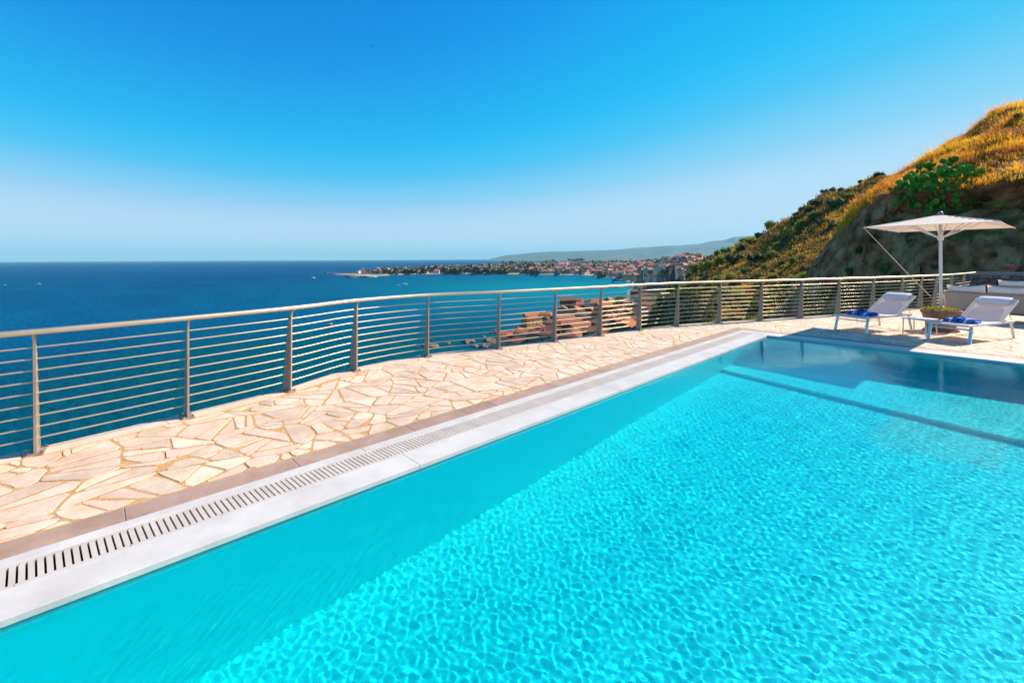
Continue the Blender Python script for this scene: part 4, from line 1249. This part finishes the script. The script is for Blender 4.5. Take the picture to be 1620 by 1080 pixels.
# ------------------------------------------------------------------ sea
def node_sea():
    m = bpy.data.materials.new('sea'); m.use_nodes = True
    nt = m.node_tree; N = nt.nodes; L = nt.links
    b = N['Principled BSDF']
    g = N.new('ShaderNodeNewGeometry')
    def nz(scale, detail=5, st=None):
        n = N.new('ShaderNodeTexNoise'); n.inputs['Scale'].default_value = scale; n.inputs['Detail'].default_value = detail
        src = g.outputs['Position']
        if st:
            mp = N.new('ShaderNodeMapping'); mp.inputs['Rotation'].default_value = (0, 0, st[0]); mp.inputs['Scale'].default_value = st[1]
            L.new(src, mp.inputs[0]); src = mp.outputs[0]
        L.new(src, n.inputs['Vector']); return n.outputs['Fac']
    def mix(f, a, c):
        x = N.new('ShaderNodeMix'); x.data_type = 'RGBA'; L.new(f, x.inputs[0])
        for s, q in ((6, a), (7, c)):
            if isinstance(q, tuple): x.inputs[s].default_value = (*q, 1)
            else: L.new(q, x.inputs[s])
        return x.outputs[2]
    def near(x, d, r0, r1):                       # 1 inside r0, 0 beyond r1 : shallows
        v = N.new('ShaderNodeVectorMath'); v.operation = 'DISTANCE'; v.inputs[1].default_value = (*c2w(x, d), SEA)
        L.new(g.outputs['Position'], v.inputs[0])
        h = N.new('ShaderNodeMapRange'); h.interpolation_type = 'SMOOTHSTEP'
        h.inputs[1].default_value = r0; h.inputs[2].default_value = r1; h.inputs[3].default_value = 1; h.inputs[4].default_value = 0
        L.new(v.outputs['Value'], h.inputs[0]); return h.outputs[0]
    st = N.new('ShaderNodeMapRange'); st.inputs[1].default_value = 0.38; st.inputs[2].default_value = 0.66
    L.new(nz(0.0016, 5, (YAW, (0.35, 1, 1))), st.inputs[0])
    s2 = N.new('ShaderNodeMapRange'); s2.inputs[1].default_value = 0.35; s2.inputs[2].default_value = 0.7
    L.new(nz(0.012, 8, (YAW, (0.3, 1, 1))), s2.inputs[0])
    av = N.new('ShaderNodeMath'); av.operation = 'MULTIPLY_ADD'; av.inputs[1].default_value = 0.55
    L.new(s2.outputs[0], av.inputs[0])
    hf = N.new('ShaderNodeMath'); hf.operation = 'MULTIPLY'; hf.inputs[1].default_value = 0.45
    L.new(st.outputs[0], hf.inputs[0]); L.new(hf.outputs[0], av.inputs[2])
    c = mix(av.outputs[0], (0.000, 0.050, 0.140), (0.000, 0.088, 0.185))
    c = mix(near(-120, 330, 60, 420), c, (0.000, 0.060, 0.085))
    c = mix(near(420, 1500, 300, 1500), c, (0.000, 0.125, 0.190))
    c = mix(near(260, 1150, 60, 700), c, (0.000, 0.19, 0.25))
    N.remove(b)
    df = N.new('ShaderNodeBsdfDiffuse'); L.new(c, df.inputs[0])
    gs = N.new('ShaderNodeBsdfGlossy'); gs.inputs['Roughness'].default_value = 0.22
    b1 = N.new('ShaderNodeBump'); b1.inputs['Strength'].default_value = 0.9; b1.inputs['Distance'].default_value = 2.2
    L.new(nz(0.13, 8, (YAW + 0.5, (0.6, 1.3, 1))), b1.inputs['Height'])
    L.new(b1.outputs[0], df.inputs['Normal']); L.new(b1.outputs[0], gs.inputs['Normal'])
    mx = N.new('ShaderNodeMixShader'); mx.inputs[0].default_value = 0.014
    L.new(df.outputs[0], mx.inputs[1]); L.new(gs.outputs[0], mx.inputs[2])
    L.new(mx.outputs[0], N['Material Output'].inputs[0])
    return m
M['sea'] = node_sea()
S = 70000
sea = MB()
rings = [0, 60, 200, 600, 2000, 6000, 20000, S]
NA = 48
sv_ = [(0, 0, SEA)] + [(r * math.cos(2 * math.pi * k / NA), r * math.sin(2 * math.pi * k / NA), SEA) for r in rings[1:] for k in range(NA)]
sf_ = [(0, 1 + k, 1 + (k + 1) % NA) for k in range(NA)] + [(1 + i * NA + k, 1 + (i + 1) * NA + k, 1 + (i + 1) * NA + (k + 1) % NA, 1 + i * NA + (k + 1) % NA) for i in range(len(rings) - 2) for k in range(NA)]
tag(sea.add(sv_, sf_).build('sea', M['sea']), kind='structure')

# ------------------------------------------------------------------ far mountains
M['mountain'] = mat('mountain', (0.02, 0.05, 0.045), (0.08, 0.10, 0.085), 0.0006, 0.95, coords='World', c3=(0.04, 0.07, 0.06))
def ridge(name, pts, d0, d1, dback, zbase, amp, seed):
    pxs = np.arange(pts[0][0], pts[-1][0] + 1, 4.0)
    rows = [(d0, 0.0), (d0 * .75 + d1 * .25, 0.18), ((d0 + d1) / 2, 0.45), (d0 * .25 + d1 * .75, 0.72), (d1, 1.0), (d1 * .6 + dback * .4, 0.75), (dback, 0.0)]
    vs = []
    for px in pxs:
        y = float(np.interp(px, [p[0] for p in pts], [p[1] for p in pts]))
        hor = 412.83 - 0.0043 * px
        zr = 80 + (hor - y) / 700 * d1
        for d, w in rows:
            X_, Y_ = c2w((px - 810) / 700 * d, d)
            z = zbase + (zr - zbase) * w
            if 0 < w: z += (zr - zbase) * amp * noise.noise(Vector((px / 28, d / 2500, seed))) * (0.35 if w == 1.0 else 1)
            vs.append((X_, Y_, SEA + z))
    k = len(rows)
    fs = [(c * k + r, (c + 1) * k + r, (c + 1) * k + r + 1, c * k + r + 1) for c in range(len(pxs) - 1) for r in range(k - 1)]
    o = MB().add(vs, fs).build(name, M['mountain'], smooth=True)
    return tag(o, kind='structure')
ridge('mountains', [(775, 409.5), (800, 404), (830, 401), (860, 398.6), (920, 397), (978, 395), (1017, 391), (1047, 389.6), (1087, 387), (1120, 385), (1160, 384), (1260, 382)], 17000, 22000, 25000, -3, 0.16, 1.5)
ridge('mountains_behind', [(1060, 396), (1099, 388), (1128, 381), (1145, 380), (1160, 375), (1186, 373.5), (1240, 373)], 22500, 24000, 26000, 0, 0.10, 8.5)

# ------------------------------------------------------------------ village on the near headland
WALLS = {'cream': (0.46, 0.31, 0.17), 'ochre': (0.48, 0.26, 0.08), 'yellow': (0.70, 0.46, 0.10), 'pink': (0.42, 0.20, 0.13), 'white': (0.52, 0.42, 0.31), 'terracotta': (0.36, 0.12, 0.06)}
ROOFS = {'orange': ((0.42, 0.10, 0.022), (0.52, 0.16, 0.04)), 'brown': ((0.19, 0.055, 0.022), (0.27, 0.09, 0.04)), 'red': ((0.26, 0.06, 0.03), (0.33, 0.095, 0.05)), 'tan': ((0.28, 0.12, 0.06), (0.36, 0.17, 0.09))}
for k, c in WALLS.items(): M['w_' + k] = mat('plaster_' + k, tuple(q * 0.85 for q in c), c, 0.8, 0.9)
for k, (a, b_) in ROOFS.items(): M['r_' + k] = mat('roof_tiles_' + k, a, b_, 0.9, 0.9, bump=0.15, bscale=3, stretch=(4, 1, 1))
M['pane'] = mat('dark_window', (0.03, 0.03, 0.035), rough=0.3)
WIN = MB().box((-0.5, -0.06, 0), (0.5, 0.04, 1.4)).mesh('window', M['pane'])
random.seed(77)
hcount = {}
HPROTO = {}
def house(p, rz, w, dp, h, wall, roof, label, wins=True, flat=False, name='house', cat='house', group='houses of the village on the headland'):
    t = thing(name, label, cat, tuple(p), rz, group)
    MB().box((-w / 2, -dp / 2, -4), (w / 2, dp / 2, h)).build('wall', M['w_' + wall], t)
    r = MB(); o = 0.45
    if flat:
        r.box((-w / 2 - 0.2, -dp / 2 - 0.2, h + 0.01), (w / 2 + 0.2, dp / 2 + 0.2, h + 0.5))
    else:
        rh = dp * random.uniform(0.20, 0.28)
        hip = random.choice((0, 0, 0.28))
        a, b_ = w / 2 + o, dp / 2 + o
        rx = a - hip * w
        r.add([(-a, -b_, h - 0.1), (a, -b_, h - 0.1), (a, b_, h - 0.1), (-a, b_, h - 0.1), (-rx, 0, h + rh), (rx, 0, h + rh)],
              [(0, 1, 5, 4), (2, 3, 4, 5), (1, 2, 5), (3, 0, 4), (3, 2, 1, 0)])
    ro = r.build('roof', M['r_' + roof], t)
    if not flat and random.random() < 0.4:
        MB().box((w * 0.2, -0.4, h + 0.4), (w * 0.2 + 0.8, 0.4, h + rh + 0.9)).build('chimney', M['w_' + wall], ro)
    if wins:
        nf = max(1, int(h // 3)); nw = max(2, int(w // 4))
        for fl in range(nf):
            for k in range(nw):
                if random.random() < 0.25: continue
                share('window', WIN, t, ((k + .5) / nw * w - w / 2, -dp / 2, fl * 3 + 0.9))
    return t
def where_house(px, py, d, w, wn, n):
    pp = [796, 876, 949, 1010]
    bay = ['left of the rocky point', 'near the shore rocks', 'mid village', 'by the yellow tower', 'beside the green slope'][sum(px > q for q in pp)]
    row = 'nearest the terrace' if d < 320 else ('farthest out' if d > 430 else 'halfway out')
    return f'{"wide" if w > 12.5 else "small"} {wn} village house with {n} tiled roof, {row}, {bay}'
vused = []
rows = []
for tr in range(3000):
    px = random.uniform(800, 1030); py = random.uniform(452, 552)
    p = cast(T_BVH, px, py)
    if p is None: continue
    d = w2c(p.x, p.y)[1]
    if d < 230 or d > (1050 if px > 950 else 560) or p.z < SEA + 2.6: continue
    if not all((px - q[0]) ** 2 + ((py - q[1]) * 1.9) ** 2 > 18 ** 2 for q in vused): continue
    vused.append((px, py)); rows.append((px, py, p, d))
for px, py, p, d in sorted(rows, key=lambda r: r[3])[:95]:
    wall = random.choice(['cream', 'ochre', 'pink', 'white', 'cream', 'terracotta'])
    roof = random.choice(['orange', 'brown', 'red', 'tan', 'brown', 'orange', 'red'])
    big = random.random() < 0.5
    w = random.uniform(15, 24) if big else random.uniform(9, 12.4)
    n = {'orange': 'orange', 'brown': 'brown', 'red': 'reddish', 'tan': 'tan'}[roof]
    wn = {'cream': 'cream', 'ochre': 'ochre', 'pink': 'pinkish', 'white': 'whitish', 'terracotta': 'terracotta'}[wall]
    house(p, YAW + random.gauss(0, 0.8), w, random.uniform(8, 13), random.uniform(4.5, 9.5), wall, roof,
          where_house(px, py, d, w, wn, n))
p = cast(T_BVH, 979, 492)
if p:
    t = house(p, YAW - 0.2, 7.5, 6, 13.5, 'yellow', 'tan', 'tall narrow bright yellow building among the tiled roofs', flat=True, name='tower_house', cat='building', group=None)
    MB().box((3.9, -3.2, 0), (4.6, -2.5, 16)).build('corner_pillar', M['w_white'], t)
# church spire: tall four-sided stone pyramid on a short tower
p = cast(T_BVH, 1067, 452)
M['spire_stone'] = mat('spire_stone', (0.05, 0.042, 0.038), (0.11, 0.095, 0.085), 0.6, 0.9)
dv = view_dir(1067, 417.5)
if p:
    d = w2c(p.x, p.y)[1]
    top = EYE + dv.z / (Vector((dv.x, dv.y, 0)).dot(Vector((-SA, CA, 0)))) * d
    t = thing('church_spire', 'grey pointed stone church spire rising above the railing by the green slope', 'spire', tuple(p), YAW + 0.62)
    H_ = top - p.z
    hw = 5.6 / 700 * d
    MB().box((-hw * .9, -hw * .9, -3), (hw * .9, hw * .9, H_ * 0.30)).build('tower', M['spire_stone'], t)
    zb = H_ * 0.30
    MB().add([(-hw, -hw, zb), (hw, -hw, zb), (hw, hw, zb), (-hw, hw, zb), (-hw * .13, -hw * .13, H_), (hw * .13, -hw * .13, H_), (hw * .13, hw * .13, H_), (-hw * .13, hw * .13, H_)],
             [(0, 1, 5, 4), (1, 2, 6, 5), (2, 3, 7, 6), (3, 0, 4, 7), (4, 5, 6, 7), (3, 2, 1, 0)]).build('steeple', M['spire_stone'], t)
    MB().tube([(0, 0, H_), (0, 0, H_ + 1.6)], 0.12, 6).build('finial', M['spire_stone'], t)

# trees between the village and the terrace
def where_tree(px, py, dia, kind):
    c = {'dark': 'dark green', 'mid': 'green', 'bright': 'yellow green'}[kind]
    h = 'among the village roofs' if px < 1005 else ('beside the last village roofs' if px < 1030 else ('left below the church spire' if px < 1052 else 'right under the church spire'))
    v = 'upper' if py < 470 else ('middle' if py < 498 else 'lower')
    return f'{"broad" if dia > 17 else "small"} {c} tree on the {v} slope {h}'
random.seed(8)
tu = []
k = 0
for tr in range(3000):
    if k >= 60: break
    px = random.uniform(955, 1068); py = random.uniform(448, 530)
    if px < 1005 and random.random() < 0.75: continue
    p = cast(T_BVH, px, py)
    if p is None: continue
    d = w2c(p.x, p.y)[1]
    if d > 520 or d < 60 or p.z < SEA + 6: continue
    if not all((px - q[0]) ** 2 + ((py - q[1]) * 1.4) ** 2 > 9 ** 2 for q in tu): continue
    tu.append((px, py)); k += 1
    r = random.uniform(13, 22) / 700 * d * 0.5
    kind_ = random.choice(['dark', 'mid', 'bright', 'mid'])
    shrub(p, r, kind_, where_tree(px, py, r * 1400 / d, kind_), 'trees by the village', cat='tree', name='tree', zs=1.15)
for px, py, h, kind in [(1040, 424, 22, 'dark'), (1064, 416, 14, 'dark'), (1073, 415, 14, 'dark'), (1052, 421, 10, 'dark'), (1098, 411, 7, 'dark'), (1111, 424, 17, 'dark'), (1086, 408, 5, 'dark'), (1118, 405, 9, 'mid')]:
    p = cast(T_BVH, px, py)
    if p is None: p = cast(T_BVH, px, py + 5)
    if p is None: continue
    d = w2c(p.x, p.y)[1]
    shrub(p, h / 700 * d * 0.42, kind, 'tall dark tree on the skyline behind the church spire', 'skyline trees behind the spire', cat='tree', name='tree', zs=1.35)

# ------------------------------------------------------------------ far town round the bay
random.seed(101)
M['town_wall'] = mat('town_wall', (0.66, 0.48, 0.40), rough=0.9, jitter=0.45)
M['town_wall2'] = mat('town_wall_warm', (0.66, 0.36, 0.25), rough=0.9, jitter=0.35)
M['town_roof'] = mat('town_roof', (0.42, 0.15, 0.09), rough=0.9, jitter=0.35)
TM = []
for q in range(6):
    b = MB()
    w, dp, h = 1.0, random.uniform(0.5, 0.9), random.uniform(0.5, 0.85)
    b.box((-w / 2, -dp / 2, -0.4), (w / 2, dp / 2, h), 0)
    if q % 3 == 2:
        b.box((-w / 2 - .02, -dp / 2 - .02, h + .005), (w / 2 + .02, dp / 2 + .02, h + 0.06), 1)
        b.box((-w * .2, -dp * .2, h + .065), (w * .1, dp * .2, h + .22), 0)
    else:
        a, c = w / 2 + .04, dp / 2 + .04
        b.add([(-a, -c, h), (a, -c, h), (a, c, h), (-a, c, h), (-a * .6, 0, h + .25), (a * .6, 0, h + .25)], [(0, 1, 5, 4), (2, 3, 4, 5), (1, 2, 5), (3, 0, 4), (3, 2, 1, 0)], 1)
    for fl in range(2):
        for k in range(4):
            b.box((-w / 2 + (k + .3) * w / 4, -dp / 2 - .012, h * (.15 + .45 * fl)), (-w / 2 + (k + .62) * w / 4, -dp / 2 + 0.02, h * (.15 + .45 * fl) + h * .22), 2)
    TM.append(b.mesh('town_building', [M['town_wall'] if q < 3 else M['town_wall2'], M['town_roof'], M['pane']]))
tb = []
n = 0
for tr in range(9000):
    if n >= 285: break
    if random.random() < 0.72:
        px = random.uniform(838, 1108); py = random.uniform(411.5, 446)
    else:
        px = random.uniform(565, 840); py = random.uniform(419, 433)
    p = cast(T_BVH, px, py)
    if p is None: continue
    d = w2c(p.x, p.y)[1]
    if d < 480 or d > 6500 or p.z < SEA + 2.5: continue
    if px > 1040 and d < 520: continue
    if px > 1050 and py < 412: continue
    pen = 0.25 if px < 840 else 0.0
    if random.random() < pen: continue
    if not all((px - q[0]) ** 2 + ((py - q[1]) * 2.2) ** 2 > (6.0 if px > 838 else 7.5) ** 2 for q in tb): continue
    tb.append((px, py)); n += 1
    wpx = random.uniform(7.5, 13.5) * (1 if d < 2200 else 0.95)
    if px < 720: wpx *= 0.7
    s = wpx / 700 * d
    hs = min(1.1, 26 / s)
    o = share('town_building', random.choice(TM), None, tuple(p), (0, 0, YAW + random.gauss(0, 0.5)), (s, s, s * hs))
    kq = TM.index(o.data)
    roof_ = 'flat roofed' if kq % 3 == 2 else 'red roofed'
    tone = 'pale' if kq < 3 else 'rosy'
    zone = ('on the far headland tip' if px < 620 else 'on the far headland' if px < 735 else 'by the yellow hotel' if px < 825 else 'by the salmon block' if px < 905
            else 'behind the curve of the bay' if px < 965 else 'at the near end of the bay' if px < 1010 else 'left of the church spire' if px < 1058 else 'right of the church spire')
    rw = 'in the front rows' if py > 432 else ('in the back rows' if py < 420 else 'in the middle rows')
    lab = f'{"tiny" if wpx < 8.5 else "larger"} {tone} {roof_} building {zone}, {rw}'
    tag(o, lab, 'building', 'buildings of the distant town')
for px, py, wpx, hk, wall, lab in [(786, 430.5, 13, .8, 'yellow', 'yellow hotel block on the far beachfront'), (766, 430, 16, .6, 'pink', 'wide pinkish hotel block on the far beachfront'),
                                   (742, 430, 8, .8, 'white', 'narrow white block left of the pinkish beachfront hotel'), (870, 431, 10, .8, 'terracotta', 'salmon coloured block on the far beachfront'),
                                   (798, 431, 9, .75, 'white', 'pale block right of the yellow beachfront hotel'), (990, 444, 13, 1.0, 'white', 'tall pale block at the near end of the bay')]:
    p = cast(T_BVH, px, py)
    if p is None or p.z < SEA: continue
    d = w2c(p.x, p.y)[1]; s = wpx / 700 * d
    house(p, YAW + 0.15, s, s * .5, s * hk * .75, wall, 'brown', lab, wins=False, name='hotel_block', cat='building', group=None)

# woods of the far shore, and the breakwaters
M['far_wood'] = mat('far_trees', (0.03, 0.05, 0.018), (0.10, 0.115, 0.035), 0.05, 0.9, coords='World')
b = MB()
random.seed(55)
v, f = ICO1
for tr in range(6000):
    r_ = random.random()
    if r_ < 0.38: px, py = random.uniform(590, 860), random.uniform(417, 430)
    elif r_ < 0.85: px, py = random.uniform(840, 1060), random.uniform(410, 440)
    else: px, py = random.uniform(1035, 1130), random.uniform(404, 430)
    p = cast(T_BVH, px, py)
    if p is None: continue
    d = w2c(p.x, p.y)[1]
    if d < 560 or p.z < SEA + 3.2: continue
    if noise.noise(Vector((px / 26, py / 5, 3))) < (0.14 if px > 840 else -0.1) and px < 1045: continue
    r = random.uniform(2.2, 4.2) / 700 * d * (0.8 if px > 1035 else 0.75)
    sd = random.uniform(0, 50)
    b.add([p + Vector((q.x * r * 1.15, q.y * r * 1.15, max(-0.1, q.z) * r * 1.25 + r * .5)) * (1 + 0.3 * noise.noise(q * 2.2 + Vector((sd, 0, 0)))) - p * (0.3 * noise.noise(q * 2.2 + Vector((sd, 0, 0)))) for q in v], f)
    if len(b.f) > 150000: break
tag(b.build('woodland', M['far_wood']), 'dark green trees along the far shore and between the town houses', 'trees', kind='stuff')

M['rock'] = mat('shore_rock', (0.06, 0.045, 0.038), (0.20, 0.14, 0.11), 0.5, 0.9, bump=0.3, bscale=1.5)
M['pale_rock'] = mat('pale_rock', (0.34, 0.27, 0.21), (0.50, 0.42, 0.33), 0.05, 0.9)
def at_sea(px, py, z=0.0):
    dv = view_dir(px, py)
    return EYEV + dv * ((SEA + z - EYE) / dv.z)
def rock(p, sx, sy, sz, m, label, group, name='rock'):
    v, f = ICO2
    sd = random.uniform(0, 99)
    b = MB().add([Vector((q.x * sx, q.y * sy, q.z * sz)) * (1 + 0.45 * noise.noise(q * 1.7 + Vector((sd, 0, 0))) + 0.2 * noise.noise(q * 4 + Vector((0, sd, 0)))) for q in v], f)
    o = b.build(name, m, loc=tuple(p))
    o.rotation_euler = (0, 0, YAW)
    return tag(o, label, 'rock', group)
random.seed(66)
for px, py, w, h in [(685, 548, 19, 7), (672, 547, 9, 4), (741, 541, 20, 6), (752, 548, 11, 4), (709, 543, 8, 3), (765, 533, 8, 3), (783, 526, 14, 6), (775, 541, 22, 9), (790, 535, 20, 9), (768, 549, 20, 8), (784, 549, 24, 10), (752, 519, 5, 2)]:
    p = at_sea(px, py); d = w2c(p.x, p.y)[1]
    rock(p, w / 1400 * d, w / 1400 * d * 1.6, h / 900 * d, M['rock'], 'dark wet rock in the shallows below the village' if px < 760 else 'brown shore rock at the foot of the village', 'shore rocks')
def breakwater(a, b_, w, h, m, label, name='breakwater'):
    pa, pb = at_sea(*a), at_sea(*b_)
    B_ = MB(); n = 14
    rnd = random.Random(4)
    vs = []
    s = (pb - pa).cross(Vector((0, 0, 1))).normalized()
    for k in range(n + 1):
        c = pa.lerp(pb, k / n)
        for o, z in ((-w, -3), (-w * .4, h * rnd.uniform(.7, 1.2)), (w * .4, h * rnd.uniform(.7, 1.2)), (w, -3)):
            vs.append(c + s * (o + rnd.uniform(-.15, .15) * w) + Vector((0, 0, z)))
    fs = [(k * 4 + q, k * 4 + q + 1, k * 4 + 5 + q, k * 4 + 4 + q) for k in range(n) for q in range(3)] + [(0, 1, 2, 3), (n * 4 + 3, n * 4 + 2, n * 4 + 1, n * 4)]
    return tag(B_.add(vs, fs).build(name, m), label, 'breakwater')
breakwater((512, 432.3), (575, 432.3), 16, 5, M['rock'], 'long dark breakwater at the tip of the far headland')
breakwater((930, 457), (980, 455.5), 5, 3.0, M['rock'], 'dark low pier in the turquoise bay just under the handrail', 'pier')
p = at_sea(575, 438.4)
rock(p, 62, 30, 14, M['pale_rock'], 'pale sunlit rock mound at the end of the far beach', None, 'rock_mound')
p = at_sea(556, 439.2)
rock(p, 26, 12, 7, M['rock'], 'dark rock beside the pale mound on the far beach', None)

# boats
M['hull_white'] = mat('white_hull', (0.80, 0.80, 0.78), rough=0.3)
M['hull_red'] = mat('red_hull', (0.62, 0.05, 0.05), rough=0.4)
M['foam'] = mat('foam', (0.65, 0.75, 0.80), (0.85, 0.88, 0.9), 0.5, 0.9)
def boat(px, py, lpx, m, label, rz, wake=True):
    p = at_sea(px, py); d = w2c(p.x, p.y)[1]; s = lpx / 700 * d
    t = thing('boat', label, 'boat', tuple(p), YAW + rz)
    hl = MB()
    sec = [(-.5, .14, .16), (-.2, .17, .15), (.15, .15, .17), (.38, .08, .2), (.5, .005, .23)]
    vs = []
    for x, w, h in sec: vs += [(x, -w, h), (x, -w * .6, -.06), (x, w * .6, -.06), (x, w, h)]
    fs = [(k * 4 + q, k * 4 + q + 1, k * 4 + 5 + q, k * 4 + 4 + q) for k in range(4) for q in range(3)] + [(k * 4 + 3, k * 4, k * 4 + 4, k * 4 + 7) for k in range(4)] + [(3, 2, 1, 0)]
    hl.add([(a * s, b_ * s, c * s) for a, b_, c in vs], fs).build('hull', m, t)
    MB().box((-.18 * s, -.10 * s, .165 * s), (.14 * s, .10 * s, .30 * s)).build('cabin', M['hull_white'], t, bevel=0.02 * s)
    if wake:
        w = MB()
        w.add([(-.45 * s, -.1 * s, .02), (-.45 * s, .1 * s, .02), (-1.3 * s, .16 * s, .02), (-1.3 * s, -.16 * s, .02)], [(0, 1, 2, 3)])
        w.build('wake', M['foam'], t)
boat(640, 450.4, 9, M['hull_white'], 'white motor boat crossing the bay in front of the far beach', 0.1)
boat(495, 440, 6, M['hull_white'], 'white motor boat off the tip of the far headland', 2.9)
boat(62, 449.5, 5, M['hull_white'], 'tiny white boat far out on the open sea at the left', 0.2)
boat(8, 451, 4, M['hull_white'], 'tiny white boat at the far left edge of the sea', 0.0, False)
boat(523, 515.3, 13, M['hull_red'], 'small red boat on the sea behind the railing', 0.05, False)

# a bird high over the sea
M['bird'] = mat('bird', (0.03, 0.03, 0.035), rough=0.8)
p = EYEV + view_dir(589, 74) * 90
t = thing('bird', 'small dark bird flying high in the blue sky', 'bird', tuple(p), YAW + 0.6)
bw = MB()
bw.tube([(0, -.22, 0), (0, -.1, .02), (0, .1, .02), (0, .24, 0)], [.015, .06, .06, .01], 6)
bw.build('body', M['bird'], t)
for s in (-1, 1):
    MB().add([(0, .08, .02), (s * .25, .05, .14), (s * .48, -.08, .10), (s * .24, -.05, .12), (0, -.06, .02), (0, .08, .04), (s * .25, .05, .155), (s * .24, -.05, .135), (0, -.06, .04)],
             [(0, 1, 3, 4), (1, 2, 3), (8, 7, 6, 5), (7, 2, 6)]).build('wing', M['bird'], t)

# ------------------------------------------------------------------ haze
hz = bpy.data.materials.new('haze'); hz.use_nodes = True
nt = hz.node_tree; nt.nodes.clear()
o = nt.nodes.new('ShaderNodeOutputMaterial'); pv = nt.nodes.new('ShaderNodeVolumePrincipled')
pv.inputs['Color'].default_value = (0.36, 0.76, 0.93, 1)
pv.inputs['Density'].default_value = 0.000024
nt.links.new(pv.outputs[0], o.inputs['Volume'])
HB = 71000
hb = MB().box((-HB, -HB, SEA - 12), (HB, HB, 1130)).build('haze', hz)
tag(hb, 'thin blue sea haze fading the far shore', 'haze', kind='stuff')
